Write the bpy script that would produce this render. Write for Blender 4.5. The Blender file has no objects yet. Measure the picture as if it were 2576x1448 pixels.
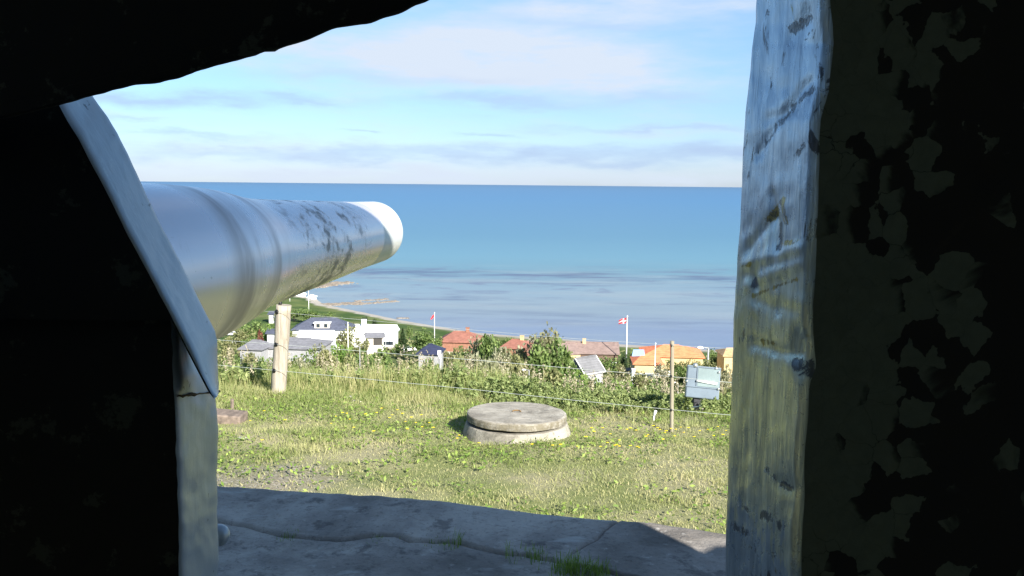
import bpy, math, random
import numpy as np
from mathutils import Vector, Matrix, noise
R = math.radians
S = bpy.context.scene
COL = S.collection
rng = np.random.default_rng(7)
random.seed(7)

# ------------------------------------------------------------------ camera
F = 2300.0; W0, H0 = 2576.0, 1448.0
PITCH, ROLL = R(6.45), R(0.57)
CZ = 55.0                                   # the eye is 55 m above the sea
fwd = Vector((0, math.cos(PITCH), -math.sin(PITCH)))
r0 = Vector((1, 0, 0)); u0 = r0.cross(fwd)
right = r0 * math.cos(ROLL) + u0 * math.sin(ROLL)
up = right.cross(fwd)
cam_d = bpy.data.cameras.new('camera'); cam = bpy.data.objects.new('camera', cam_d); COL.objects.link(cam)
m = Matrix((right, up, -fwd)).transposed().to_4x4(); m.translation = (0, 0, CZ)
cam.matrix_world = m
cam_d.sensor_width = 36; cam_d.lens = 36 * F / W0
cam_d.clip_start = 0.02; cam_d.clip_end = 200000
S.camera = cam
def ray(px, py):
    return fwd * F + right * (px - W0 / 2) - up * (py - H0 / 2)
def at(px, py, y):                           # point seen at a pixel, at distance y in front of the eye
    v = ray(px, py); v = v * (y / v.y); v.z += CZ; return v
def at_z(px, py, z):
    v = ray(px, py); v = v * ((z - CZ) / v.z); v.z += CZ; return v
def T(p): return (p[0], p[1], p[2])

# ------------------------------------------------------------------ light
SUN_EL, SUN_AZ = R(28), R(148)               # azimuth clockwise from the view direction
sd = Vector((math.sin(SUN_AZ) * math.cos(SUN_EL), math.cos(SUN_AZ) * math.cos(SUN_EL), math.sin(SUN_EL)))
sl = bpy.data.lights.new('sun', 'SUN'); sl.energy = 5.0; sl.angle = R(0.5); sl.color = (1, .95, .86)
so = bpy.data.objects.new('sun', sl); COL.objects.link(so); so.location = (20, -40, CZ + 40)
so.rotation_euler = sd.to_track_quat('Z', 'Y').to_euler()
S.view_settings.view_transform = 'Standard'; S.view_settings.look = 'None'
S.view_settings.gamma = 1; S.view_settings.exposure = 1.36
S.cycles.max_bounces = 8; S.cycles.diffuse_bounces = 4; S.cycles.transparent_max_bounces = 12

class G:                                     # tiny node-graph helper
    def __init__(s, tree): s.t = tree; s.n = tree.nodes; s.l = tree.links
    def node(s, typ, **kw):
        n = s.n.new(typ)
        for k, v in kw.items():
            if hasattr(n, k): setattr(n, k, v)
        return n
    def put(s, sock, v):
        if isinstance(v, bpy.types.NodeSocket): s.l.new(v, sock)
        else:
            if isinstance(v, (tuple, list)) and len(v) == 3 and sock.type == 'RGBA': v = (*v, 1)
            sock.default_value = v
    def m(s, op, a, b=0.0, c=0.0, clamp=False):
        n = s.node('ShaderNodeMath', operation=op, use_clamp=clamp)
        s.put(n.inputs[0], a); s.put(n.inputs[1], b); s.put(n.inputs[2], c); return n.outputs[0]
    def mix(s, f, a, b, blend='MIX'):
        n = s.node('ShaderNodeMix', data_type='RGBA', blend_type=blend)
        s.put(n.inputs[0], f); s.put(n.inputs[6], a); s.put(n.inputs[7], b); return n.outputs[2]
    def noise(s, vec, scale, detail=4, rough=.55, dist=0, out=0):
        n = s.node('ShaderNodeTexNoise'); s.put(n.inputs['Vector'], vec)
        n.inputs['Scale'].default_value = scale; n.inputs['Detail'].default_value = detail
        n.inputs['Roughness'].default_value = rough; n.inputs['Distortion'].default_value = dist
        return n.outputs[out]
    def vor(s, vec, scale, feature='F1', out='Distance', rnd=1):
        n = s.node('ShaderNodeTexVoronoi', feature=feature); s.put(n.inputs['Vector'], vec)
        n.inputs['Scale'].default_value = scale; n.inputs['Randomness'].default_value = rnd
        return n.outputs[out]
    def ramp(s, f, stops, interp='LINEAR'):
        n = s.node('ShaderNodeValToRGB'); s.put(n.inputs[0], f); cr = n.color_ramp; cr.interpolation = interp
        while len(cr.elements) < len(stops): cr.elements.new(.5)
        for e, (p, c) in zip(cr.elements, stops):
            e.position = p; e.color = (*c, 1) if not isinstance(c, (int, float)) else (c, c, c, 1)
        return n.outputs[0]
    def step(s, f, a, b):                    # smooth step from a to b -> 0..1
        n = s.node('ShaderNodeMapRange', interpolation_type='SMOOTHSTEP'); s.put(n.inputs[0], f)
        n.inputs[1].default_value = a; n.inputs[2].default_value = b; return n.outputs[0]
    def scale(s, vec, sc):
        n = s.node('ShaderNodeMapping'); s.put(n.inputs[0], vec); n.inputs['Scale'].default_value = sc; return n.outputs[0]
    def sep(s, vec):
        n = s.node('ShaderNodeSeparateXYZ'); s.put(n.inputs[0], vec); return n.outputs
    def comb(s, x, y, z):
        n = s.node('ShaderNodeCombineXYZ'); s.put(n.inputs[0], x); s.put(n.inputs[1], y); s.put(n.inputs[2], z); return n.outputs[0]
    def bump(s, h, strength=.5, dist=.01):
        n = s.node('ShaderNodeBump'); s.put(n.inputs['Height'], h); n.inputs['Strength'].default_value = strength
        n.inputs['Distance'].default_value = dist; return n.outputs[0]

# sky: Nishita plus streaky cloud layers placed by direction
SKYK = 0.063
w = bpy.data.worlds.new('World'); S.world = w; w.use_nodes = True
g = G(w.node_tree); g.n.clear()
sky = g.node('ShaderNodeTexSky', sky_type='NISHITA'); sky.sun_disc = False
sky.sun_elevation = SUN_EL; sky.sun_rotation = SUN_AZ; sky.altitude = 60
sky.air_density = 1.0; sky.dust_density = 0.35; sky.ozone_density = 2.5
tc = g.node('ShaderNodeTexCoord').outputs['Generated']
X, Y, Z = g.sep(tc)[:3]
Yc = g.m('MAXIMUM', Y, 0.05)
uu = g.m('DIVIDE', X, Yc); vv = g.m('DIVIDE', Z, g.m('SQRT', g.m('ADD', g.m('MULTIPLY', X, X), g.m('MULTIPLY', Y, Y))))
uv = g.comb(uu, vv, 0)
wob = g.noise(g.scale(uv, (6, 26, 1)), 1.0, 5, .6, out=1)
wx, wy = g.sep(wob)[:2]
uw = g.m('ADD', uu, g.m('MULTIPLY', g.m('SUBTRACT', wx, .5), .34))
vw = g.m('ADD', vv, g.m('MULTIPLY', g.m('SUBTRACT', wy, .5), .058))
def blob(px, py, hw, hh, pw=1.0):
    v = ray(px, py); u_, v_ = v.x / v.y, v.z / math.hypot(v.x, v.y)
    a = g.m('DIVIDE', g.m('SUBTRACT', uw, u_), hw / F); b = g.m('DIVIDE', g.m('SUBTRACT', vw, v_), hh / F)
    d = g.m('ADD', g.m('MULTIPLY', a, a), g.m('MULTIPLY', b, b))
    return g.m('MULTIPLY', g.m('EXPONENT', g.m('MULTIPLY', d, -1.0)), pw)
def total(bl):
    o = bl[0]
    for b in bl[1:]: o = g.m('ADD', o, b)
    return o
white = total([blob(1220, 120, 460, 75, 1.0), blob(1420, 195, 380, 52, .85), blob(1600, 15, 380, 40, .85),
               blob(900, 130, 260, 60, .45), blob(1100, 440, 1500, 30, .75), blob(700, 375, 500, 16, .4), blob(330,300,200,16,.4), blob(1700,330,300,16,.4)])
grey = total([blob(420, 245, 220, 19, .75), blob(760, 240, 130, 11, .6), blob(400, 312, 120, 9, .5), blob(430, 345, 190, 9, .55),
              blob(1050, 392, 900, 17, .62), blob(1250, 262, 230, 18, .6), blob(1640, 240, 240, 16, .4), blob(1650, 322, 260, 9, .5),
              blob(1240, 338, 80, 6, .6), blob(830, 338, 60, 4, .5), blob(1750, 385, 400, 18, .5), blob(950, 185, 300, 16, .3), blob(1500,60,200,14,.3)])
fine = g.noise(g.scale(uv, (9, 42, 1)), 1.0, 6, .6)
# cloud layer over the rest of the sky
pz = g.m('ADD', g.m('MAXIMUM', Z, 0), .12)
cl2 = g.noise(g.comb(g.m('DIVIDE', X, pz), g.m('DIVIDE', Y, pz), 0), 1.1, 6, .6)
gen = g.m('MULTIPLY', g.step(cl2, .48, .72), .55)
gen = g.m('MULTIPLY', gen, g.step(vv, .19, .30))
streak = g.m('MULTIPLY', g.step(fine, .45, .7), .25)
wmask = g.m('ADD', g.m('MULTIPLY', white, g.m('ADD', g.m('MULTIPLY', fine, 1.5), .12)), g.m('ADD', gen, g.m('MULTIPLY', streak, g.step(vv, .2, .02))), clamp=True)
gmask = g.m('MULTIPLY', grey, g.m('ADD', g.m('MULTIPLY', fine, 1.5), .15), clamp=True)
skyc = g.mix(1.0, sky.outputs[0], g.ramp(vv, [(0, (.60, .72, 1.10)), (.07, (.62, .75, 1.02)), (.16, (.70, .86, 1.02)), (.30, (.82, 1.02, 1.12)), (1, (.9, 1, 1))]), 'MULTIPLY')
c = g.mix(wmask, skyc, (4.5, 5.1, 6.0))
c = g.mix(gmask, c, (2.9, 3.85, 5.5))
bg = g.node('ShaderNodeBackground'); g.put(bg.inputs[0], c); bg.inputs[1].default_value = SKYK
g.l.new(bg.outputs[0], g.node('ShaderNodeOutputWorld').inputs[0])

# ------------------------------------------------------------------ materials
MATS = {}
def mat(name, fn):
    if name in MATS: return MATS[name]
    m_ = bpy.data.materials.new(name); m_.use_nodes = True; g = G(m_.node_tree); g.n.clear()
    out = g.node('ShaderNodeOutputMaterial'); p = g.node('ShaderNodeBsdfPrincipled')
    g.l.new(p.outputs[0], out.inputs[0])
    obj = g.node('ShaderNodeTexCoord').outputs['Object']
    geo = g.node('ShaderNodeNewGeometry').outputs['Position']
    fn(g, p, obj, geo, out); MATS[name] = m_; return m_
def setp(g, p, col=None, rough=None, metal=None, normal=None, spec=None):
    if col is not None: g.put(p.inputs['Base Color'], col)
    if rough is not None: g.put(p.inputs['Roughness'], rough)
    if metal is not None: g.put(p.inputs['Metallic'], metal)
    if normal is not None: g.put(p.inputs['Normal'], normal)
    if spec is not None: g.put(p.inputs['Specular IOR Level'], spec)
def simple(name, col, rough=.6, var=.15, sc=3.0, metal=0.0, bump=.1):
    def fn(g, p, o, geo, out):
        n = g.noise(o, sc, 5, .6)
        dark = tuple(c * (1 - var * 1.6) for c in col); lite = tuple(min(1, c * (1 + var)) for c in col)
        setp(g, p, g.ramp(n, [(.3, dark), (.7, lite)]), rough, metal, g.bump(n, bump, .02))
    return mat(name, fn)

def f_paint(g, p, o, geo, out):              # pale blue grey paint on the sawn plate edge, left
    n = g.noise(o, 9, 5, .6); f = g.noise(o, 120, 3, .6); st = g.noise(g.scale(o, (60, 60, 9)), 1, 4, .6)
    c = g.mix(n, (.40, .44, .48), (.53, .57, .60))
    chip = g.step(g.m('ADD', g.noise(o, 38, 5, .7), g.m('MULTIPLY', f, .08)), .70, .73)
    c = g.mix(g.m('MULTIPLY', chip, .8), c, (.03, .03, .035))
    sp = g.step(g.noise(g.scale(o, (1, 1, 1)), 55, 4, .75), .62, .66)
    c = g.mix(g.m('MULTIPLY', sp, .45), c, (.62, .66, .66))
    h = g.m('ADD', g.m('MULTIPLY', st, .6), g.m('MULTIPLY', f, .25))
    setp(g, p, c, g.m('ADD', .28, g.m('MULTIPLY', f, .15)), .28, g.bump(h, .5, .002), .6)
M_PAINT = mat('blue grey paint', f_paint)
def f_jamb(g, p, o, geo, out):               # thick brushed paint with gouges, right
    z = g.m('SUBTRACT', g.sep(o)[2], 1.6)
    st = g.noise(g.scale(o, (150, 60, 7)), 1, 5, .65, .6); n = g.noise(o, 7, 6, .62); f = g.noise(o, 60, 5, .7)
    c = g.mix(g.step(st, .36, .66), (.27, .335, .41), (.43, .50, .57))
    ch = g.step(g.m('ADD', g.noise(g.scale(o, (28, 28, 14)), 1, 6, .72, 1.2), g.m('MULTIPLY', n, .12)), .665, .70)
    c = g.mix(g.m('MULTIPLY', ch, .9), c, (.035, .035, .045))
    ru = g.step(g.noise(g.scale(o, (22, 22, 18)), 1, 5, .7, 1.0), .655, .69)
    c = g.mix(g.m('MULTIPLY', ru, .8), c, (.19, .15, .03))
    # grass reflection painted in as olive low on the edge, ragged lower border
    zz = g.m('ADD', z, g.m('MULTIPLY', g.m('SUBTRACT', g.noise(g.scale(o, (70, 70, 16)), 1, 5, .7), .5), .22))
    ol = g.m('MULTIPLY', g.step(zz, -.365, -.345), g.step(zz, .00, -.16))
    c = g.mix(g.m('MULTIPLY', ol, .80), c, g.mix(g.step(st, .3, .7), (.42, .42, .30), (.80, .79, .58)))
    at_ = g.node('ShaderNodeAttribute'); at_.attribute_name = 'chip'
    rg = g.noise(g.scale(o, (75, 75, 38)), 1, 7, .8, .8)
    cm = g.step(g.m('ADD', at_.outputs['Fac'], g.m('MULTIPLY', g.m('SUBTRACT', rg, .5), 2.6)), .56, .66)
    c = g.mix(g.m('MULTIPLY', cm, .88), c, (.05, .06, .08))
    a2 = g.node('ShaderNodeAttribute'); a2.attribute_name = 'rust'
    cr_ = g.step(g.m('ADD', a2.outputs['Fac'], g.m('MULTIPLY', g.m('SUBTRACT', rg, .5), 2.2)), .55, .65)
    c = g.mix(g.m('MULTIPLY', cr_, .9), c, g.mix(g.step(rg, .45, .6), (.05, .04, .02), (.36, .28, .05)))
    st3 = g.noise(g.scale(o, (330, 120, 16)), 1, 4, .6)
    setp(g, p, c, g.m('ADD', .20, g.m('MULTIPLY', f, .18)), .55, g.bump(g.m('ADD', g.m('MULTIPLY', st, 1.0), g.m('ADD', g.m('MULTIPLY', st3, .5), g.m('MULTIPLY', cm, -.8))), .5, .0035), .7)
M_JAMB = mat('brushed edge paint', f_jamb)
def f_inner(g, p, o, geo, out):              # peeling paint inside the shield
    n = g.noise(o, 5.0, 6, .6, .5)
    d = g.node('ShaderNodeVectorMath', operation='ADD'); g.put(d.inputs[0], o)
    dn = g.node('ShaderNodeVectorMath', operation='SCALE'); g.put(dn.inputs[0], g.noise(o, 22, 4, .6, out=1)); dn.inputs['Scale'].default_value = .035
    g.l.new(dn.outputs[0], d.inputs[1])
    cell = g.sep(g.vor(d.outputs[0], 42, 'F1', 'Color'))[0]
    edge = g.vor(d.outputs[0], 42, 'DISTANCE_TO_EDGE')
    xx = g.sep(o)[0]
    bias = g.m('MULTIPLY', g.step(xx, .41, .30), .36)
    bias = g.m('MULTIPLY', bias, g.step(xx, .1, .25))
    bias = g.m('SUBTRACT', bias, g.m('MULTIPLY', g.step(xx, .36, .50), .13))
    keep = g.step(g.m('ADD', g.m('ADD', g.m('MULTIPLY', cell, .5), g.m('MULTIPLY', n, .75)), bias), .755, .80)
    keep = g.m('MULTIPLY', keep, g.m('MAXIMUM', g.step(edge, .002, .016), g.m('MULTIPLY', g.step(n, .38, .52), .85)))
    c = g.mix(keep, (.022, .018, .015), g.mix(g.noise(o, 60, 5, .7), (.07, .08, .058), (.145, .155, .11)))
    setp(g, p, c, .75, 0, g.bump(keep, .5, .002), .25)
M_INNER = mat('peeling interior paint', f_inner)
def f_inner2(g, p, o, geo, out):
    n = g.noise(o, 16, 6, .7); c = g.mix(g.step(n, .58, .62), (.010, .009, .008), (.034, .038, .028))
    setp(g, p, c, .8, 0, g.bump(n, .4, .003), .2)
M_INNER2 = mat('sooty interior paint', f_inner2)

def f_barrel(g, p, o, geo, out):             # barrel local axis = Z, muzzle at z=0, breech at -z
    x, y, z = g.sep(o)[:3]
    n = g.noise(o, 5, 5, .6); f = g.noise(o, 90, 4, .7)
    base = g.mix(n, (.76, .68, .70), (.88, .80, .79))
    ang = g.m('ARCTAN2', y, x)
    rings = g.noise(g.comb(g.m('MULTIPLY', z, 11), g.m('MULTIPLY', x, 2.5), g.m('MULTIPLY', y, 2.5)), 1, 4, .6)
    zone = g.m('MULTIPLY', g.step(z, -1.66, -1.55), g.step(z, -1.16, -1.36))
    brown = g.m('MULTIPLY', g.m('MULTIPLY', g.step(rings, .34, .66), zone), .72)
    base = g.mix(brown, base, (.33, .27, .25))
    st2 = g.noise(g.comb(g.m('MULTIPLY', z, 40), g.m('MULTIPLY', x, 8), g.m('MULTIPLY', y, 8)), 1, 5, .65)
    base = g.mix(g.m('MULTIPLY', g.step(st2, .6, .75), .25), base, (.34, .33, .32))
    # flaked dark patch on the thin part
    pv = g.noise(g.comb(g.m('MULTIPLY', z, 19), g.m('MULTIPLY', x, 26), g.m('MULTIPLY', y, 26)), 1, 7, .78, .4)
    pz_ = g.m('MULTIPLY', g.step(z, -1.25, -1.0), g.step(z, -.38, -.66))
    pa = g.step(ang, -.2, .3)
    big_ = g.noise(o, 7.5, 3, .6)
    fl = g.step(g.m('ADD', pv, g.m('MULTIPLY', g.m('SUBTRACT', big_, .42), .75)), .56, .72)
    fl = g.m('MULTIPLY', fl, pz_)
    base = g.mix(g.m('MULTIPLY', fl, .8), base, (.14, .135, .125))
    base = g.mix(g.m('MULTIPLY', g.m('MULTIPLY', g.step(big_, .45, .62), pz_), .3), base, (.30, .27, .26))
    dr = g.m('MULTIPLY', g.step(g.noise(g.comb(g.m('MULTIPLY', z, 30), g.m('MULTIPLY', x, 60), g.m('MULTIPLY', y, 60)), 1, 4, .7), .66, .72), .5)
    base = g.mix(dr, base, (.34, .32, .32))
    bandm = g.step(z, -.265, -.262)
    wh = g.mix(g.m('MULTIPLY', g.step(g.noise(g.comb(g.m('MULTIPLY', z, 30), g.m('MULTIPLY', x, 8), g.m('MULTIPLY', y, 8)), 1, 4, .7), .58, .72), .5), (.55, .57, .55), (.38, .30, .24))
    base = g.mix(bandm, base, wh)
    h = g.m('ADD', g.m('MULTIPLY', f, .12), g.m('SUBTRACT', g.m('MULTIPLY', rings, .25), g.m('MULTIPLY', fl, .3)))
    setp(g, p, base, g.m('ADD', .27, g.m('MULTIPLY', g.m('ADD', fl, brown), .22)), g.m('MULTIPLY', g.m('SUBTRACT', 1.0, bandm), .6), g.bump(h, .22, .003), .7)
M_BARREL = mat('barrel paint', f_barrel)

def f_conc(g, p, o, geo, out):
    n = g.noise(geo, 1.6, 7, .65, .4); b = g.noise(geo, 7, 6, .7); f = g.noise(geo, 60, 4, .7)
    c = g.ramp(n, [(.34, (.16, .145, .13)), (.5, (.31, .285, .26)), (.64, (.50, .465, .42))])
    c = g.mix(g.m('MULTIPLY', g.step(b, .54, .64), .6), c, (.085, .08, .08))
    c = g.mix(g.m('MULTIPLY', g.step(f, .52, .72), .5), c, (.07, .07, .07))
    c = g.mix(g.m('MULTIPLY', g.step(g.noise(geo, 24, 5, .7), .58, .7), .5), c, (.50, .48, .45))
    c = g.mix(g.m('MULTIPLY', g.step(g.noise(g.scale(geo, (2, 5, 2)), 1.7, 5, .6), .6, .72), .6), c, (.52, .52, .50))
    c = g.mix(g.m('MULTIPLY', g.step(g.noise(geo, 3, 6, .7), .62, .75), .5), c, (.10, .13, .06))
    setp(g, p, c, .9, 0, g.bump(g.m('ADD', g.m('MULTIPLY', b, .7), g.m('MULTIPLY', f, .3)), .7, .02), .2)
M_CONC = mat('weathered concrete', f_conc)
def f_wellc(g, p, o, geo, out):
    n = g.noise(g.scale(o, (1, 1, 2)), 3.2, 8, .68, .6); b = g.noise(g.scale(o, (6, 17, 8)), 1.4, 6, .7)
    f = g.noise(o, 70, 4, .7)
    c = g.ramp(n, [(.3, (.13, .12, .10)), (.48, (.27, .25, .21)), (.7, (.40, .37, .31))])
    c = g.mix(g.m('MULTIPLY', g.step(b, .52, .68), .6), c, (.09, .085, .07))
    c = g.mix(g.m('MULTIPLY', g.step(g.noise(o, 9, 5, .7), .62, .7), .5), c, (.45, .44, .40))
    setp(g, p, c, .95, 0, g.bump(g.m('ADD', b, g.m('MULTIPLY', f, .4)), .9, .012), .15)
M_WELL = mat('mossy concrete', f_wellc)
def f_lid(g, p, o, geo, out):
    n = g.noise(o, 3.0, 8, .7, .8); f = g.noise(o, 60, 4, .75); m_ = g.noise(o, 14, 6, .75)
    r_ = g.noise(g.scale(o, (5, 16, 5)), 1, 6, .7)
    c = g.ramp(n, [(.32, (.17, .155, .13)), (.5, (.33, .305, .26)), (.68, (.46, .43, .37))])
    c = g.mix(g.m('MULTIPLY', g.step(r_, .50, .64), .55), c, (.15, .135, .11))
    c = g.mix(g.m('MULTIPLY', g.step(f, .55, .75), .5), c, (.08, .07, .055))
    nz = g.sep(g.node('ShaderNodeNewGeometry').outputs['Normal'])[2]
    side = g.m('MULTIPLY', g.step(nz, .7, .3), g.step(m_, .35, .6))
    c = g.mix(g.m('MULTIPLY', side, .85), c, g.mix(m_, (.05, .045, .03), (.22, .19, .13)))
    setp(g, p, c, .95, 0, g.bump(g.m('ADD', r_, g.m('MULTIPLY', f, .5)), .9, .012), .15)
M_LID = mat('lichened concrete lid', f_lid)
def f_ground(g, p, o, geo, out):
    x, y, z = g.sep(geo)[:3]
    n = g.noise(geo, .9, 6, .65); b = g.noise(geo, 6, 6, .7); big = g.noise(geo, .05, 5, .6); f = g.noise(geo, 45, 4, .8)
    near = g.mix(g.step(n, .38, .62), (.22, .25, .10), (.42, .38, .24))
    near = g.mix(g.m('MULTIPLY', g.step(b, .5, .75), .5), near, (.30, .26, .18))
    near = g.mix(g.m('MULTIPLY', f, .5), near, (.10, .12, .03))
    far = g.mix(g.step(big, .38, .62), (.045, .085, .022), (.12, .15, .05))
    far = g.mix(g.m('MULTIPLY', g.step(g.noise(geo, .12, 6, .7), .52, .7), .6), far, (.19, .17, .10))
    c = g.mix(g.step(y, 14, 40), near, far)
    # gravelly bare patch close to the apron, far left
    gx = g.m('DIVIDE', g.m('ADD', x, 2.3), 1.2); gy = g.m('DIVIDE', g.m('SUBTRACT', y, 7.9), .8)
    gd = g.m('ADD', g.m('MULTIPLY', gx, gx), g.m('MULTIPLY', gy, gy))
    gm = g.m('MULTIPLY', g.step(g.m('ADD', gd, g.m('MULTIPLY', b, 2.4)), 2.1, 1.1), .7)
    c = g.mix(gm, c, g.mix(g.step(g.vor(geo, 28), .1, .5), (.55, .50, .46), (.26, .22, .19)))
    # sandy strand above the tideline, land strip
    c = g.mix(g.step(z, 2.25, 1.8), c, g.mix(g.noise(geo, 2, 4), (.42, .39, .34), (.32, .29, .25)))
    setp(g, p, c, .95, 0, g.bump(g.m('ADD', b, f), .6, .04), .1)
M_GROUND = mat('meadow ground', f_ground)

def f_water(g, p, o, geo, out):
    x, y, z = g.sep(geo)[:3]
    wv = g.noise(g.scale(geo, (.0035, .010, 1)), 1, 6, .65)
    wv2 = g.noise(g.scale(geo, (.016, .03, 1)), 1, 6, .66)
    l = g.m('LOGARITHM', g.m('MAXIMUM', y, 100.0), 10.0)
    l = g.m('ADD', l, g.m('MULTIPLY', g.m('SUBTRACT', wv, .5), .055))
    def q(d): return (math.log10(d) - 2.4) / 2.3
    c = g.ramp(g.m('DIVIDE', g.m('SUBTRACT', l, 2.4), 2.3),
        [(q(300), (.16, .21, .30)), (q(345), (.18, .23, .32)), (q(400), (.21, .265, .31)), (q(480), (.19, .265, .32)), (q(600), (.13, .24, .30)),
         (q(700), (.125, .25, .325)), (q(1000), (.10, .215, .31)), (q(1700), (.09, .20, .32)), (q(3500), (.08, .19, .33)), (q(9000), (.08, .18, .315)), (q(40000), (.08, .16, .27))])
    # beds of dark weed lying along the shore
    bend = g.m('ADD', y, g.m('ADD', g.m('MULTIPLY', g.m('SUBTRACT', wv2, .5), 95), g.m('MULTIPLY', x, .12)))
    def band(y0, hw, k, thr=.40):
        d = g.m('DIVIDE', g.m('SUBTRACT', bend, y0), hw); e = g.m('EXPONENT', g.m('MULTIPLY', g.m('MULTIPLY', d, d), -1))
        pt = g.step(g.noise(g.scale(geo, (.012, .05, 1)), 1 + k * .7, 6, .65), thr, thr + .18)
        return g.m('MULTIPLY', g.m('MULTIPLY', e, pt), k)
    wd = g.m('ADD', g.m('ADD', band(560, 17, .75, .38), band(515, 12, .5, .44)), g.m('ADD', band(430, 10, .6, .44), band(378, 18, .35, .42)), clamp=True)
    sp_ = g.noise(g.scale(geo, (.009, .03, 1)), 1, 6, .6)
    c = g.mix(g.m('MULTIPLY', g.m('MULTIPLY', g.step(sp_, .46, .66), g.step(y, 720, 520)), .45), c, (.27, .31, .33))
    c = g.mix(wd, c, (.075, .095, .17))
    pw = g.noise(g.scale(geo, (.022, .045, 1)), 1, 7, .7, .8)
    c = g.mix(g.m('MULTIPLY', g.m('MULTIPLY', g.step(pw, .53, .66), g.m('MULTIPLY', g.step(y, 650, 580), g.step(y, 400, 470))), .6), c, (.115, .125, .20))
    rp = g.noise(g.scale(geo, (.03, .16, 1)), 1, 6, .7); c = g.mix(g.m('MULTIPLY', rp, .38), c, g.mix(1, c, (.6, .7, .8), 'MULTIPLY'))
    wave = g.noise(g.scale(geo, (.35, .9, 1)), 1, 5, .65)
    setp(g, p, c, .45, 0, g.bump(wave, .5, .4), .12)
M_WATER = mat('shallow sea water', f_water)

def f_leaf(col1, col2, trans=.3):
    def fn(g, p, o, geo, out):
        a = g.node('ShaderNodeAttribute'); a.attribute_name = 'tint'
        c = g.mix(a.outputs['Fac'], col1, col2)
        setp(g, p, c, .6, 0, None, .25)
        t = g.node('ShaderNodeBsdfTranslucent'); g.put(t.inputs[0], g.mix(1, c, (1.2, 1.25, .6), 'MULTIPLY'))
        mx = g.node('ShaderNodeMixShader'); mx.inputs[0].default_value = trans
        g.l.new(p.outputs[0], mx.inputs[1]); g.l.new(t.outputs[0], mx.inputs[2]); g.l.new(mx.outputs[0], out.inputs[0])
    return fn
M_GRASS = mat('grass blades', f_leaf((.20, .26, .08), (.54, .49, .28), .4))
M_COVER = mat('herb leaves', f_leaf((.10, .18, .035), (.30, .38, .09), .3))
M_TALL = mat('tall grass', f_leaf((.19, .26, .07), (.50, .45, .24), .4))
M_NETTLE = mat('nettle leaves', f_leaf((.11, .17, .05), (.36, .40, .17), .3))
M_LEAF = {'green': mat('green crown leaves', f_leaf((.065, .115, .030), (.23, .30, .10))),
          'olive': mat('olive crown leaves', f_leaf((.125, .14, .055), (.33, .325, .16))),
          'grey': mat('grey green crown leaves', f_leaf((.16, .17, .10), (.39, .38, .26))),
          'bright': mat('bright crown leaves', f_leaf((.08, .16, .03), (.28, .38, .10))),
          'dark': mat('dark conifer needles', f_leaf((.020, .042, .016), (.07, .11, .04))),
          'red': mat('red crown leaves', f_leaf((.12, .03, .03), (.28, .075, .07))),
          'sparse': mat('dry sparse leaves', f_leaf((.15, .15, .08), (.30, .29, .17)))}
M_BARK = simple('bark', (.13, .10, .075), .9, .3, 6)
def f_wood(g, p, o, geo, out):
    st = g.noise(g.scale(o, (34, 34, 2.2)), 1, 6, .7, .3); n = g.noise(o, 5, 4)
    kn = g.step(g.vor(g.scale(o, (9, 9, 4)), 1), .13, .08)
    c = g.ramp(st, [(.3, (.17, .145, .11)), (.5, (.33, .29, .235)), (.72, (.46, .42, .35))])
    c = g.mix(g.m('MULTIPLY', g.step(n, .55, .72), .4), c, (.24, .19, .12)); c = g.mix(g.m('MULTIPLY', kn, .7), c, (.14, .10, .06))
    setp(g, p, c, .9, 0, g.bump(st, .6, .008), .2)
M_WOOD = mat('grey weathered wood', f_wood)
def f_wood2(g, p, o, geo, out):
    st = g.noise(g.scale(o, (60, 60, 3)), 1, 5, .7)
    setp(g, p, g.ramp(st, [(.3, (.17, .15, .11)), (.7, (.33, .30, .23))]), .9, 0, g.bump(st, .5, .004), .2)
M_WOOD2 = mat('thin stake wood', f_wood2)
M_BLACK = simple('black insulator', (.012, .012, .013), .4, .2)
M_WIRE = simple('fence wire', (.52, .55, .52), .45, .1, 20, .3)
M_WHITE = simple('white render', (.80, .80, .79), .8, .04, .6)
M_WROOF = simple('white roofing', (.80, .82, .82), .5, .03, .6)
M_CREAM = simple('cream wall', (.60, .55, .47), .85, .1, .8)
M_YELLOW = simple('yellow brick', (.55, .42, .22), .85, .15, 1.5)
M_BRICK = simple('red brick', (.28, .13, .085), .85, .2, 2)
M_BROWNW = simple('brown boards', (.13, .085, .06), .85, .2, 2)
M_GREYW = simple('grey boards', (.30, .30, .31), .85, .15, 2)
def roofm(name, col, rows=3.2):
    def fn(g, p, o, geo, out):
        z = g.sep(o)[2]; x = g.sep(o)[0]
        tl = g.m('FRACT', g.m('MULTIPLY', z, rows)); n = g.noise(o, .9, 6, .65); n2 = g.noise(o, 9, 3)
        k = g.mix(g.step(n, .3, .7), tuple(c * .72 for c in col), tuple(min(1, c * 1.15) for c in col))
        k = g.mix(g.m('MULTIPLY', g.step(tl, .35, 0), .35), k, tuple(c * .45 for c in col))
        k = g.mix(g.m('MULTIPLY', n2, .3), k, tuple(c * .7 for c in col))
        setp(g, p, k, .75, 0, g.bump(tl, .4, .05), .3)
    return mat(name, fn)
R_SLATE = roofm('dark slate tiles', (.085, .095, .135)); R_GREY = roofm('grey tiles', (.20, .20, .22)); R_RED = roofm('red tiles', (.31, .135, .10))
R_ORANGE = roofm('orange tiles', (.85, .27, .125)); R_BROWN = roofm('brown tiles', (.255, .185, .165)); R_NAVY = roofm('navy felt', (.035, .042, .085))
R_REED = roofm('tan roof', (.55, .38, .20)); R_SHED = roofm('weathered shed felt', (.17, .17, .18))
M_GLASS = simple('dark window glass', (.03, .04, .05), .12, .1)
M_BLUEG = simple('blue translucent roofing', (.36, .56, .85), .3, .1)
M_TRIM = simple('white trim', (.75, .75, .73), .6, .05)
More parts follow.
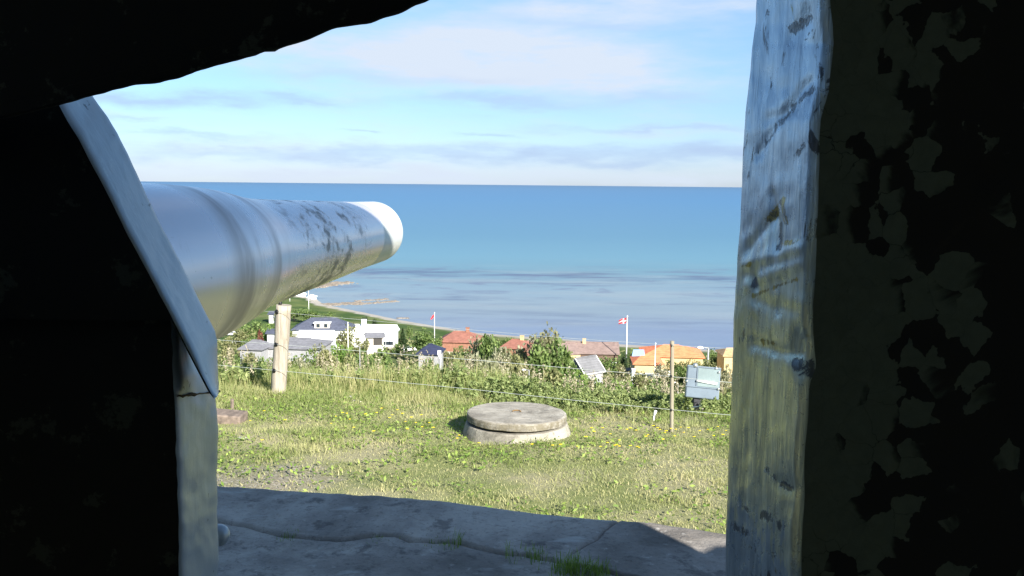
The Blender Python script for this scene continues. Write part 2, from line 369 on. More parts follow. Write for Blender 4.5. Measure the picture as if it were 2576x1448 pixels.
M_DARKT = simple('dark trim', (.04, .035, .03), .7, .1)
M_ROAD = simple('asphalt', (.09, .09, .10), .9, .2, .8)
M_SAND = simple('pale gravel yard', (.45, .39, .31), .95, .2, .7)
M_ROCK = simple('shore rock', (.22, .185, .15), .9, .4, 1.2)
M_STONE = simple('weathered kerb stone', (.20, .155, .125), .9, .35, 14)
M_MBOX = simple('blue grey enamel', (.15, .19, .23), .35, .12, 4, .2)
M_MBOX2 = simple('lamp glass', (.20, .25, .25), .12, .15, 3)
M_CHROME = simple('bright metal', (.75, .76, .75), .25, .05, 4, .8)
M_FIT_GLARE = simple('white fittings and glare', (.92, .94, .95), .25, .02)  # white fittings, and the glare painted on the floodlight glass
M_POSTD = simple('tarred post', (.035, .035, .04), .7, .3, 10)
M_RED = simple('flag red', (.62, .04, .05), .8, .1); M_FWHITE = simple('flag white', (.85, .85, .85), .8, .03)
M_YFL = simple('yellow petals', (.80, .62, .02), .7, .1); M_GSTEM = simple('green stem', (.10, .16, .03), .7, .2)
M_CARW = simple('white car paint', (.80, .81, .82), .2, .03); M_TYRE = simple('tyre rubber', (.02, .02, .02), .9, .2)
M_RUST = simple('rusty weld', (.20, .12, .04), .85, .5, 60)
M_GRAVEL = simple('pale stones', (.48, .43, .39), .9, .25, 30)

# ------------------------------------------------------------------ object helpers
def mesh(name, V, Fc, mats, parent=None, mi=None, smooth=False, tint=None, loc=None):
    me = bpy.data.meshes.new(name)
    V = np.asarray(V, float)
    if loc is not None: V = V - np.array([loc[0], loc[1], loc[2]])
    if isinstance(Fc, np.ndarray):
        nv = len(V); nf, k = Fc.shape
        me.vertices.add(nv); me.vertices.foreach_set('co', V.ravel())
        me.loops.add(nf * k); me.loops.foreach_set('vertex_index', Fc.ravel().astype(np.int32))
        me.polygons.add(nf); me.polygons.foreach_set('loop_start', np.arange(0, nf * k, k, dtype=np.int32))
        me.polygons.foreach_set('loop_total', np.full(nf, k, dtype=np.int32))
        me.update(calc_edges=True); me.validate()
    else:
        me.from_pydata([tuple(v) for v in V], [], Fc); me.validate()
    for m_ in (mats if isinstance(mats, (list, tuple)) else [mats]): me.materials.append(m_)
    if mi is not None: me.polygons.foreach_set('material_index', np.asarray(mi, dtype=np.int32))
    if smooth: me.polygons.foreach_set('use_smooth', np.ones(len(me.polygons), dtype=bool))
    if tint is not None:
        a = me.attributes.new('tint', 'FLOAT', 'FACE'); a.data.foreach_set('value', np.asarray(tint, dtype=np.float32))
    o = bpy.data.objects.new(name, me); COL.objects.link(o)
    if loc is not None: o.location = loc
    if parent is not None: o.parent = parent
    return o
def tag(o, label=None, cat=None, group=None, kind=None):
    if label: o['label'] = label
    if cat: o['category'] = cat
    if group: o['group'] = group
    if kind: o['kind'] = kind
    return o
def empty(name, loc, label, cat, group=None, rz=0):
    o = bpy.data.objects.new(name, None); COL.objects.link(o); o.location = loc; o.rotation_euler = (0, 0, rz)
    o.empty_display_size = .3
    return tag(o, label, cat, group)
class MB:
    def __init__(s): s.v = []; s.f = []; s.m = []
    def add(s, v, f, m=0):
        k = len(s.v); s.v += [tuple(p) for p in v]; s.f += [tuple(i + k for i in q) for q in f]; s.m += [m] * len(f); return s
    def box(s, x0, x1, y0, y1, z0, z1, m=0):
        v = [(x, y, z) for z in (z0, z1) for y in (y0, y1) for x in (x0, x1)]
        return s.add(v, [(0, 2, 3, 1), (4, 5, 7, 6), (0, 1, 5, 4), (2, 6, 7, 3), (0, 4, 6, 2), (1, 3, 7, 5)], m)
    def tube(s, pts, rad, n=8, m=0, cap=True):
        pts = [Vector(p) for p in pts]; rad = rad if isinstance(rad, (list, tuple)) else [rad] * len(pts)
        v = []
        for i, p in enumerate(pts):
            d = (pts[min(i + 1, len(pts) - 1)] - pts[max(i - 1, 0)]).normalized()
            a = d.cross(Vector((0, 0, 1)) if abs(d.z) < .95 else Vector((1, 0, 0))).normalized(); b = d.cross(a)
            for k in range(n):
                t = 2 * math.pi * k / n; v.append(p + (a * math.cos(t) + b * math.sin(t)) * rad[i])
        f = [(i * n + k, i * n + (k + 1) % n, (i + 1) * n + (k + 1) % n, (i + 1) * n + k) for i in range(len(pts) - 1) for k in range(n)]
        if cap: f += [tuple(range(n))[::-1], tuple((len(pts) - 1) * n + k for k in range(n))]
        return s.add(v, f, m)
    def lathe(s, prof, n=32, m=0, cx=0, cy=0):          # prof: (r,z)
        v = [(cx + r * math.cos(2 * math.pi * k / n), cy + r * math.sin(2 * math.pi * k / n), z) for r, z in prof for k in range(n)]
        f = [(i * n + k, i * n + (k + 1) % n, (i + 1) * n + (k + 1) % n, (i + 1) * n + k) for i in range(len(prof) - 1) for k in range(n)]
        return s.add(v, f, m)
    def build(s, name, mats, parent=None, smooth=False, loc=None):
        return mesh(name, s.v, s.f, mats, parent, s.m, smooth, loc=loc)
def bevel(o, w=.01, seg=2):
    b = o.modifiers.new('bevel', 'BEVEL'); b.width = w; b.segments = seg; b.limit_method = 'ANGLE'; return o

# ------------------------------------------------------------------ terrain
PY = np.array([-40, 0, 6, 8, 10, 12, 13.5, 16, 20, 30, 45, 60, 80, 100, 150, 200, 250, 300, 600], float)
PZ = np.array([-2.5, -2.5, -2.52, -2.62, -2.74, -2.84, -3.0, -3.7, -5.2, -9.2, -14, -18.2, -22.5, -26.5, -35, -42, -47.5, -51, -53], float)
SH_PX = [(1950, 893), (1840, 884), (1700, 874), (1560, 866), (1400, 851), (1300, 845), (1200, 837), (1100, 821), (1000, 804), (930, 789), (870, 777), (835, 770), (808, 763), (800, 756), (790, 748), (720, 744), (600, 741), (400, 738)]
SH = np.array([T(at_z(a, b, 0.0))[:2] for a, b in SH_PX][::-1])
sx = np.maximum.accumulate(SH[:, 0] + np.arange(len(SH)) * 1e-3)
def shore(x): return np.interp(x, sx, SH[:, 1], left=SH[0, 1], right=SH[-1, 1] - 10)
def terr(x, y):
    x = np.asarray(x, float); y = np.asarray(y, float)
    a = CZ + np.interp(y, PY, PZ)
    a = a - np.clip(x + .5, 0, 1.6) * .19 * np.clip((y - 10.9) / 2.2, 0, 1) * np.clip((60 - y) / 30, 0, 1)   # the bank falls away sooner on the right
    t = shore(x) - y
    b = np.interp(t, [-60, 0, 9, 13, 22, 40, 80, 200, 400], [-6, 0, 1.1, 1.9, 2.3, 2.9, 5.5, 25, 80])
    return np.minimum(a, b)
def tz(x, y): return float(terr(x, y))
def hit(px, py):                              # where the line of sight meets the terrain
    v = ray(px, py); d = v / v.y; y = 9.0
    while y < 600:
        if CZ + d.z * y < tz(d.x * y, y): return Vector((d.x * y, y, tz(d.x * y, y)))
        y *= 1.004
    return at_z(px, py, 0)
ys = np.concatenate([np.arange(-40, 4, 2.0), np.arange(4, 16, .12), np.geomspace(16, 560, 170)])
us = np.linspace(-1, 1, 241); xs = np.sinh(us * 5) / np.sinh(5) * 480
GX, GY = np.meshgrid(xs, ys); GZ = terr(GX, GY)
for i in range(GX.shape[0]):
    if 4 <= ys[i] <= 17:
        for j in range(GX.shape[1]):
            if abs(GX[i, j]) < 10:
                GZ[i, j] += noise.noise((GX[i, j] * 1.3, ys[i] * 1.3, 0)) * .045 + noise.noise((GX[i, j] * 6, ys[i] * 6, 3)) * .015
ny, nx = GX.shape
idx = np.arange(ny * nx).reshape(ny, nx)
Q = np.stack([idx[:-1, :-1], idx[:-1, 1:], idx[1:, 1:], idx[1:, :-1]], -1).reshape(-1, 4)
tag(mesh('ground', np.stack([GX, GY, GZ], -1).reshape(-1, 3), Q, M_GROUND, smooth=True), kind='structure')
tag(mesh('water', [(-90000, 180, 0), (90000, 180, 0), (90000, 120000, 0), (-90000, 120000, 0)], [(0, 1, 2, 3)], M_WATER), kind='structure')

# ------------------------------------------------------------------ concrete apron in front of the gun
AZ = CZ - 1.10
edge_px = [(200, 1196), (420, 1206), (553, 1214), (900, 1240), (1150, 1262), (1300, 1278), (1450, 1292), (1600, 1304), (1820, 1331), (2200, 1372), (2700, 1430)]
EP = np.array([T(at_z(a, b, AZ))[:2] for a, b in edge_px])
ax = np.concatenate([[-6, -2.6], np.linspace(-1.6, 1.2, 420), [2.6, 5]])
ey = np.interp(ax, EP[:, 0], EP[:, 1])
tt = np.concatenate([np.linspace(0, .55, 5), np.linspace(.56, 1, 210)])
AX = np.repeat(ax[None], len(tt), 0); AY = 1.12 + (ey[None] - 1.12) * tt[:, None]
crack1 = np.array([T(at_z(a, b, AZ))[:2] for a, b in [(380, 1262), (553, 1306), (640, 1322), (700, 1338), (760, 1346), (850, 1352), (900, 1349), (960, 1342), (1000, 1345), (1030, 1358), (1100, 1359), (1160, 1362), (1210, 1372), (1300, 1386), (1400, 1402), (1480, 1426), (1560, 1446), (1700, 1475)]])
crack2 = np.array([T(at_z(a, b, AZ))[:2] for a, b in [(1440, 1388), (1475, 1368), (1505, 1352), (1520, 1332), (1540, 1318), (1556, 1302)]])
def seg_dist(P, C):
    best = np.full(P.shape[:-1], 9.)
    for a, b in zip(C[:-1], C[1:]):
        ab = b - a; t = np.clip(((P - a) @ ab) / (ab @ ab), 0, 1)
        best = np.minimum(best, np.linalg.norm(P - a - t[..., None] * ab, axis=-1))
    return best
PP = np.stack([AX, AY], -1)
jit = np.array([[noise.noise((x * 9, y * 9, 1)) for x, y in r] for r in PP]) * .012
lowf = np.array([[noise.noise((x * 1.7, y * 1.7, 5)) for x, y in r] for r in PP]) * .014 + np.array([[noise.noise((x * 14, y * 14, 8)) for x, y in r] for r in PP]) * .004
d1 = seg_dist(PP + jit[..., None] * .7, crack1); d2 = seg_dist(PP + jit[..., None] * .6, crack2)
AZm = AZ + lowf - .03 * np.exp(-(d1 / .0065) ** 2) - .014 * np.exp(-(d2 / .004) ** 2)
near = (PP[..., 1] < np.interp(PP[..., 0], crack1[:, 0], crack1[:, 1])); AZm = AZm - near * .005
AZm = AZm - .02 * np.exp(-((ey[None] - AY) / .015))
n1, n2 = AX.shape; Vt = np.stack([AX, AY, AZm], -1).reshape(-1, 3)
idx = np.arange(n1 * n2).reshape(n1, n2)
Q = np.stack([idx[:-1, :-1], idx[:-1, 1:], idx[1:, 1:], idx[1:, :-1]], -1).reshape(-1, 4)
base = len(Vt); Vb = Vt[idx[-1]].copy(); Vb[:, 2] = AZ - 1.5; Vb[:, 1] += .04
Vt = np.concatenate([Vt, Vb]); bi = base + np.arange(n2)
Q2 = np.stack([idx[-1, :-1], idx[-1, 1:], bi[1:], bi[:-1]], -1)
tag(mesh('concrete_apron', Vt, np.concatenate([Q, Q2]), M_CONC), kind='structure')
edge_y = lambda x: float(np.interp(x, EP[:, 0], EP[:, 1]))

# ------------------------------------------------------------------ gun shield
def resample(pts, n):
    pts = np.array(pts, float); d = np.concatenate([[0], np.cumsum(np.linalg.norm(np.diff(pts, axis=0), axis=1))])
    t = np.linspace(0, d[-1], n); return np.stack([np.interp(t, d, pts[:, k]) for k in range(pts.shape[1])], 1)
def plate(name, inner_px, outer_px, di, do, far_i, mats, parent, n=160, ns=14, rough=.002, rnd=.003, seed=0, curve=None, far_o=None):
    """thick plate: the sawn edge runs between two arrises; far_i closes the outline on the inner side (world x,z)."""
    I = resample([T(at(a, b, di)) for a, b in inner_px], n); O = resample([T(at(a, b, do)) for a, b in outer_px], n)
    c_in = np.array([np.mean([p[0] for p in far_i]), di, np.mean([p[1] for p in far_i])])
    V = []; 
    for i in range(n):
        tan = I[min(i + 1, n - 1)] - I[max(i - 1, 0)]; w_ = O[i] - I[i]; nn = np.cross(tan, w_); nn /= np.linalg.norm(nn) + 1e-9
        if nn @ (c_in - I[i]) < 0: nn = -nn                     # points into the metal
        for s in range(ns + 1):
            t = s / ns; p = I[i] + w_ * t; L = np.linalg.norm(w_)
            e = min(t, 1 - t) * L; off = 0
            if e < rnd: off = rnd - math.sqrt(max(0, rnd ** 2 - (rnd - e) ** 2))
            q = p * 1.0; nz = noise.noise((q[0] * 22 + seed, q[1] * 22, q[2] * 22)) * rough * 1.6 + noise.noise((q[0] * 75 + seed, q[1] * 75, q[2] * 60)) * rough * .8
            if curve is not None: nz += curve(i / (n - 1), t)
            V.append(p + nn * (off + nz))
    Fc = []; mi = []
    k = ns + 1
    for i in range(n - 1):
        for s in range(ns):
            Fc.append((i * k + s, i * k + s + 1, (i + 1) * k + s + 1, (i + 1) * k + s)); mi.append(0)
    fi = len(V)
    for (x, z) in far_i: V.append(np.array([x, di, z]))
    for (x, z) in (far_o or far_i): V.append(np.array([x, do, z]))
    nf = len(far_i)
    Fc.append(tuple([i * k for i in range(n)] + [fi + j for j in range(nf)])); mi.append(1)
    Fc.append(tuple([i * k + ns for i in range(n)][::-1] + [fi + nf + j for j in range(nf)][::-1])); mi.append(2)
    ring_i = [(n - 1) * k] + [fi + j for j in range(nf)] + [0]; ring_o = [(n - 1) * k + ns] + [fi + nf + j for j in range(nf)] + [ns]
    for a in range(len(ring_i) - 1):
        Fc.append((ring_i[a], ring_i[a + 1], ring_o[a + 1], ring_o[a])); mi.append(1)
    o = mesh(name, V, Fc, mats, parent, mi)
    if curve is not None:
        for an, fn_ in (('chip', chip_f), ('rust', rust_f)):
            a_ = o.data.attributes.new(an, 'FLOAT', 'POINT'); vals = np.zeros(len(V), dtype=np.float32)
            for i in range(n):
                for q_ in range(ns + 1): vals[i * k + q_] = fn_(i / (n - 1), q_ / ns)
            a_.data.foreach_set('value', vals)
    sm = np.array([m_ == 0 for m_ in mi]); o.data.polygons.foreach_set('use_smooth', sm)
    return o
M_PALE = simple('pale interior wall', (.74, .73, .66), .9, .1)
shield = empty('gun_shield', (0, 0, CZ - 1.6), 'thick dark steel gun shield with peeling paint and blue grey edges framing the view', 'gun shield')
SO = Vector((0, 0, CZ - 1.6))
ZT, ZB, XL, XR = CZ + 1.27, CZ - 1.62, -2.4, 1.62
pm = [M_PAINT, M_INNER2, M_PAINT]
# sloped plate on the left
lp = plate('sloped_plate', [(100, 150), (130, 215), (158, 268), (175, 300), (205, 345), (240, 412), (285, 500), (330, 590), (365, 655), (400, 720), (450, 815), (500, 915), (530, 978), (546, 998)],
      [(150, 60), (205, 180), (240, 242), (275, 290), (300, 332), (325, 382), (362, 460), (400, 545), (435, 612), (470, 682), (510, 762), (545, 830), (551, 860), (551, 985)], .90, .99,
      [(at(526, 984, .9).x, at(526, 984, .9).z), (at(498, 935, .9).x, at(498, 935, .9).z), (at(432, 806, .9).x, at(432, 806, .9).z), (XL, at(432, 806, .9).z), (XL, ZT)], pm, None, seed=3, rough=.0005, far_o=[(at(515, 925, .99).x, at(515, 925, .99).z), (at(480, 855, .99).x, at(480, 855, .99).z), (at(425, 760, .99).x, at(425, 760, .99).z), (XL, at(425, 760, .99).z), (XL, ZT)])
# lower upright plate on the left
lo = plate('lower_plate', [(425, 740), (439, 828), (443, 930), (444, 1000), (450, 1100), (455, 1300), (458, 1460), (462, 1800)],
      [(450, 740), (490, 828), (545, 935), (549, 1000), (551, 1040), (553, 1250), (554, 1460), (556, 1800)], .93, 1.06,
      [(at(462, 1800, .93).x, ZB), (XL, ZB), (XL, CZ - .1)], pm, None, seed=9, rough=.0014)
# upper plate, ragged lower edge
upx = [(-400, 372), (60, 290), (160, 266), (240, 243), (320, 223), (400, 206), (430, 194), (480, 185), (540, 168), (600, 150), (640, 140), (662, 131), (688, 126), (700, 118), (760, 104), (830, 80), (900, 64), (960, 44), (1085, 1), (1300, -62), (1700, -180), (2400, -392)]
uo = [(a, b - 26) for a, b in upx]
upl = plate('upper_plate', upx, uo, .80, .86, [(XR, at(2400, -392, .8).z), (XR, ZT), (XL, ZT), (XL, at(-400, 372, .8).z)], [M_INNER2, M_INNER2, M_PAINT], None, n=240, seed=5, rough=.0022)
# right hand plate with the broad brushed edge
def lines_f(L, a, t):
    t = 1 - t; r = 0
    for (a0, t0, a1, t1, st_, w_) in L:
        p = np.array([a * 12.8, t]); A = np.array([a0 * 12.8, t0]); B = np.array([a1 * 12.8, t1]); ab = B - A
        k = np.clip((p - A) @ ab / (ab @ ab), 0, 1); d = np.linalg.norm(p - A - k * ab); r = max(r, st_ * math.exp(-(d / w_) ** 2))
    return r
def chip_f(a, t): return lines_f(CL, a, t)
def rust_f(a, t): return lines_f(RL, a, t)
def gouge(a, t):
    t = 1 - t
    r = 0
    for (a0, t0, a1, t1, dp, w_) in GG:
        p = np.array([a * 2.6, t * .5]); A = np.array([a0 * 2.6, t0 * .5]); B = np.array([a1 * 2.6, t1 * .5]); ab = B - A
        k = np.clip((p - A) @ ab / (ab @ ab), 0, 1); d = np.linalg.norm(p - A - k * ab); r += dp * math.exp(-(d / w_) ** 2)
    return r
JI = [(2075, -500), (2070, -100), (2070, 0), (2080, 110), (2068, 220), (2046, 300), (2040, 450), (2036, 600), (2034, 700), (2030, 790), (2022, 900), (2016, 1000), (2010, 1150), (2004, 1300), (2000, 1448), (1996, 1800)]
JO = [(1930, -500), (1905, -100), (1899, 0), (1895, 60), (1884, 120), (1880, 200), (1868, 330), (1860, 470), (1856, 560), (1850, 640), (1844, 720), (1838, 850), (1834, 960), (1830, 1080), (1826, 1200), (1822, 1330), (1820, 1448), (1812, 1800)]
def av(py): return (py + 500) / 2300.0
GG = [(av(330), .25, av(150), .85, 0.0022, .018), (av(245), .35, av(215), .75, 0.0017, .02), (av(430), .5, av(560), .62, 0.0028, .022), (av(560), .2, av(480), .55, 0.0022, .02), (av(600), .15, av(560), .9, -0.0017, .02),
      (av(650), .2, av(600), .9, -0.0017, .02), (av(640), .3, av(655), .33, 0.0039, .02), (av(800), .3, av(830), .9, 0.0022, .02), (av(800), .92, av(860), 1.0, 0.0055, .035), (av(40), .6, av(0), .8, 0.0022, .03), (av(690), .3, av(720), .9, 0.0011, .02), (av(1160), .75, av(1180), .9, 0.0022, .02)]
CL = [(av(325), .22, av(270), .5, .62, .05), (av(265), .5, av(210), .68, .75, .09), (av(205), .68, av(170), .9, .62, .07), (av(25), .6, av(0), .78, .75, .10), (av(640), .30, av(655), .30, .9, .05), (av(500), .62, av(560), .62, .85, .06), (av(330), .8, av(290), .95, .55, .06),
      (av(1130), .6, av(1160), .75, .7, .07), (av(1160), .75, av(1180), .9, .8, .07), (av(1220), .25, av(1240), .38, .7, .06), (av(1190), .22, av(1200), .26, .6, .04), (av(1270), .1, av(1300), .35, .75, .09), (av(1250), .6, av(1280), .8, .7, .10), (av(1330), .3, av(1360), .8, .55, .1), (av(850), .9, av(880), 1.0, .8, .09), (av(800), .1, av(770), .2, .6, .07)]
RL = [(av(490), .45, av(440), .65, .85, .07), (av(440), .65, av(500), .72, .8, .06), (av(550), .7, av(545), .85, .75, .06), (av(680), .3, av(640), .85, .72, .05), (av(605), .12, av(600), .25, .7, .05), (av(795), .45, av(800), .6, .8, .06), (av(805), .35, av(815), .75, .55, .05)]
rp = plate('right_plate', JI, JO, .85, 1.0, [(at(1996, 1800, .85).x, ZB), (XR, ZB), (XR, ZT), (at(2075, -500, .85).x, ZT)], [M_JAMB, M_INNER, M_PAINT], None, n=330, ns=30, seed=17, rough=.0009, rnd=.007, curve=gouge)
for o, nm in ((lp, 0), (lo, 0), (upl, 0), (rp, 0)):
    o.data.transform(Matrix.Translation(-SO)); o.parent = shield
b = MB(); b.box(XL, XR, -1.5, .9, ZT, ZT + .05)
b.add([(XL, .80, ZT+.001), (XR, .80, ZT+.001), (XR, .98, ZT + .02), (XL, .98, ZT + .02)], [(0, 1, 2, 3)])
b.build('roof', M_PALE, shield, loc=SO).location = (0, 0, 0)
b = MB(); b.box(XL - .05, XL, .0, .9, ZB, ZT); b.build('side_wall', M_PALE, shield, loc=SO).location = (0, 0, 0)  # wall stops short; opening added to let light onto the inner paint
b = MB(); b.box(XR, XR + .05, -1.5, .9, ZB, ZT); b.build('side_wall', M_PALE, shield, loc=SO).location = (0, 0, 0)
b = MB(); b.box(XL, XR, -1.55, -1.5, ZB, ZT); b.build('rear_wall', M_PALE, shield, loc=SO).location = (0, 0, 0)
b = MB(); b.box(XL, XR, -1.5, 1.0, ZB - .05, ZB); b.build('platform_floor', M_PALE, shield, loc=SO).location = (0, 0, 0)
b = MB(); b.box(at(440, 1700, .9).x - .1, at(2010, 1700, .9).x + .1, .94, .99, ZB, CZ - .58); b.build('sill_plate', M_INNER2, shield, loc=SO).location = (0, 0, 0)
WX = XR + 1.6  # unseen block added beside the shield to shape the shadow on the apron
b = MB(); b.add([(XR + .05, .9, ZB), (WX, .9, ZB), (WX, .9, CZ + .16), (XR + .14, .9, CZ + .035), (XR + .05, .9, CZ + .0), (XR + .05, -1.2, ZB), (WX, -1.2, ZB), (WX, -1.2, CZ + .16), (XR + .14, -1.2, CZ + .035), (XR + .05, -1.2, CZ + .0)],
  [(0, 4, 3, 2, 1), (5, 6, 7, 8, 9), (0, 1, 6, 5), (1, 2, 7, 6), (2, 3, 8, 7), (3, 4, 9, 8), (4, 0, 5, 9)]); b.build('unseen_shadow_block', M_PAINT, shield, loc=SO).location = (0, 0, 0)
# bolt head on the outer face of the lower plate
bc = at(552, 1346, 1.10)
b = MB(); b.lathe([(0.0001, .012), (.006, .0115), (.011, .008), (.0135, .003), (.014, -.01), (.014, -.03)], 20)
bo = b.build('bolt_head', M_PAINT, shield, True); bo.location = bc - SO; bo.rotation_euler = (0, R(90), 0)
# weld bead where the two plates meet
b = MB(); p0 = at(444, 996, .928); p1 = at(551, 984, 1.055)
pts = [p0.lerp(p1, t / 16) + Vector((.001, -.001, .002 * noise.noise((t * .7, 0, 0)))) for t in range(17)]
b.tube(pts, [.0006 + .0030 * abs(noise.noise((t * .9, 3, 0))) for t in range(17)], 8); b.build('weld_bead', M_RUST, shield, True, loc=SO).location = (0, 0, 0)

# ------------------------------------------------------------------ gun barrel
VPX, MX, MY, K = 1609.96, 938.2, 583.8, -.181
ST = [(938, 77), (883, 86), (828, 98), (772, 110), (717, 121), (662, 133), (630, 140.5), (606, 146), (580, 158), (551, 172), (522, 184), (496, 193), (441, 209), (385, 224), (330, 235)]
ax_pts = []
for cx, r in ST:
    d = 3.54 * (VPX - MX) / (VPX - cx); ax_pts.append((at(cx, MY + K * (cx - MX), d), r * d / F))
P0 = ax_pts[0][0]; P1 = ax_pts[-1][0]; axis = (P0 - P1).normalized()
prof = []
for p, r in ax_pts: prof.append((r, (p - P0).dot(axis)))
prof = prof[::-1]
prof = [(.195, prof[0][1] - 1.9), (.195, prof[0][1] - .9), (.193, prof[0][1] - .3)] + prof
prof = resample(prof, 220)
for _ in range(14): prof[1:-1, 0] = (prof[:-2, 0] + 2 * prof[1:-1, 0] + prof[2:, 0]) / 4
prof = prof.tolist()
gun = empty('gun_barrel', P0 + axis * 0, 'long tapering blue grey naval gun barrel with white muzzle band and flaking paint', 'cannon')
gun.rotation_euler = axis.to_track_quat('Z', 'Y').to_euler()
b = MB()
rm = prof[-1][0]; tip = [(rm * .997, .006), (rm * .985, .013), (rm * .955, .02), (rm * .90, .024), (rm * .70, .025), (.078, .024), (.074, .018), (.074, -.6)]
b.lathe(prof + tip, 128)
b.build('barrel', M_BARREL, gun, True)

# ------------------------------------------------------------------ well
WY = 9.9
wc = at(1300, 1036, WY); wz = tz(wc.x, wc.y)
lidr = .553
well = empty('well', (wc.x, wc.y, wz), 'round concrete well shaft with a loose thick concrete lid standing in the grass', 'well')
lid_h = wc.z - wz
b = MB()
nn = 96; lt = lid_h - .105
b.lathe([(.612, -.1), (.600, .0), (.580, lt * .5), (.563, lt - .012), (.558, lt - .003), (.55, lt), (.45, lt), (.44, lt - .02), (.43, -.1)], nn)
o = b.build('shaft_ring', M_WELL, well, False)
for v in o.data.vertices:
    v.co += Vector((noise.noise(v.co * 6), noise.noise(v.co * 6 + Vector((9, 0, 0))), .6 * noise.noise(v.co * 9))) * .004
b = MB()
pr = [(0.001, .0), (.2, 0.001), (.40, .0), (.53, -.002), (.548, -.008), (lidr, -.02), (lidr + .002, -.05), (lidr - .002, -.082), (lidr - .02, -.092), (.1, -.09), (.001, -.09)]
b.lathe(pr, nn)
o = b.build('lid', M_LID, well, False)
for v in o.data.vertices:
    v.co += Vector((noise.noise(v.co * 9), noise.noise(v.co * 9 + Vector((9, 0, 0))), noise.noise(v.co * 5) * .9)) * .007
o.location = (0, 0, lid_h); o.rotation_euler = (R(-1.2), R(1.0), 0)
b = MB(); pts = [Vector((.045 * math.cos(t) - .0, .03 * math.sin(t) , .008 + .006 * math.sin(t))) for t in np.linspace(0, math.pi, 9)]
b.tube(pts, .006, 8); b.build('lifting_ring', M_RUST, o, True)

# ------------------------------------------------------------------ fence
def post(cx_top, y_top, cx_bot, y_bot, wpx, name, label, cat, m_, d=None, n=20):
    if d is None:
        h = hit(cx_bot, y_bot); d = h.y
    bt = at(cx_bot, y_bot, d); tp = at(cx_top, y_top, d); r = wpx / 2 * d / F
    root = empty(name, bt, label, cat)
    b = MB(); rel = tp - bt; pts = [rel * t - Vector((0, 0, .25 if t == 0 else 0)) for t in np.linspace(0, 1, 14)]
    b.tube(pts, [r * (1 + .05 * noise.noise((i * .8, cx_top, 0))) for i in range(14)], n)
    o = b.build('shaft', m_, root, True)
    for p in o.data.polygons:
        if len(p.vertices) > 4: p.use_smooth = False
    for v in o.data.vertices: v.co += Vector((noise.noise(v.co * 11), noise.noise(v.co * 11 + Vector((5, 5, 0))), 0)) * r * .07
    return root, bt, tp, r, d
fp, fb, ft, fr, fd = post(714, 767, 699, 998, 38, 'fence_post', 'thick round pale wooden fence post carrying black insulators, left of the well', 'fence post', M_WOOD)
for (ix, iy) in [(697, 784), (696, 866), (691, 932)]:
    c_ = at(ix, iy, fd - fr * .75) - fb
    b = MB(); b.lathe([(.001, -.03), (.012, -.03), (.013, -.018), (.024, -.014), (.026, 0), (.024, .012), (.014, .016), (.012, .026), (.001, .028)], 16)
    b.tube([(0, .015, 0), (.02, .06, 0)], .007, 8); b.tube([(.005, -.012, -.02), (-.008, -.012, -.05)], .008, 8)
    q = b.build('insulator', M_BLACK, fp, True); q.location = c_; q.rotation_euler = (R(75), 0, R(25)); q.scale = (1.25, 1.25, 1.25)
b = MB(); b.lathe([(.001, .03), (.018, .028), (.026, .015), (.022, 0), (.022, -.01)], 14); q = b.build('top_insulator', M_BLACK, fp, True); q.location = at(705, 764, fd) - fb + Vector((0, 0, .0))
st_, sb, stp, sr, sdist = post(1691, 857, 1689, 1086, 11, 'fence_stake', 'thin square weathered wooden fence stake right of the well, before the orange roof', 'fence stake', M_WOOD2, n=6)
for k, iy in enumerate((869, 946, 1031)):
    b = MB(); b.tube([(0, 0, -.012), (0, 0, .012)], .010, 8); q = b.build('insulator', M_BLACK, st_, True); q.location = at(1689, iy, sdist - sr * 1.3) - sb
WIRES = [([(697, 785), (735, 788), (1260, 836), (1440, 851), (1690, 868), (2000, 886)], 'top', 'uppermost of the three thin fence wires, running just below the post tops'),
         ([(696, 866), (735, 869), (1180, 904), (1440, 926), (1690, 947), (1840, 962), (2100, 985)], 'mid', 'middle of the three thin fence wires, crossing above the well lid'),
         ([(691, 931), (735, 935), (1180, 978), (1440, 1006), (1690, 1030), (1830, 1043), (2100, 1066)], 'low', 'lowest of the three thin fence wires, passing just behind the well lid')]
for pts, nm, lb in WIRES:
    x0, x1 = pts[0][0], 1690; v3 = []
    for (a, c_) in pts:
        t = (a - x0) / (x1 - x0); dd = 1 / ((1 - t) / (fd - fr) + t / (sdist - sr)); v3.append(at(a, c_, dd))
    v3 = [Vector(p) for p in resample([T(p) for p in v3], 40)]
    left = [v3[0] + (v3[0] - v3[3]) * k for k in (6, 3)]
    b = MB(); b.tube(left + v3, .0020 if nm == 'top' else .0028, 6)
    o0 = v3[0]; o = b.build('fence_wire', M_WIRE, None, True, loc=o0); tag(o, lb, 'wire', 'wires of the pasture fence')

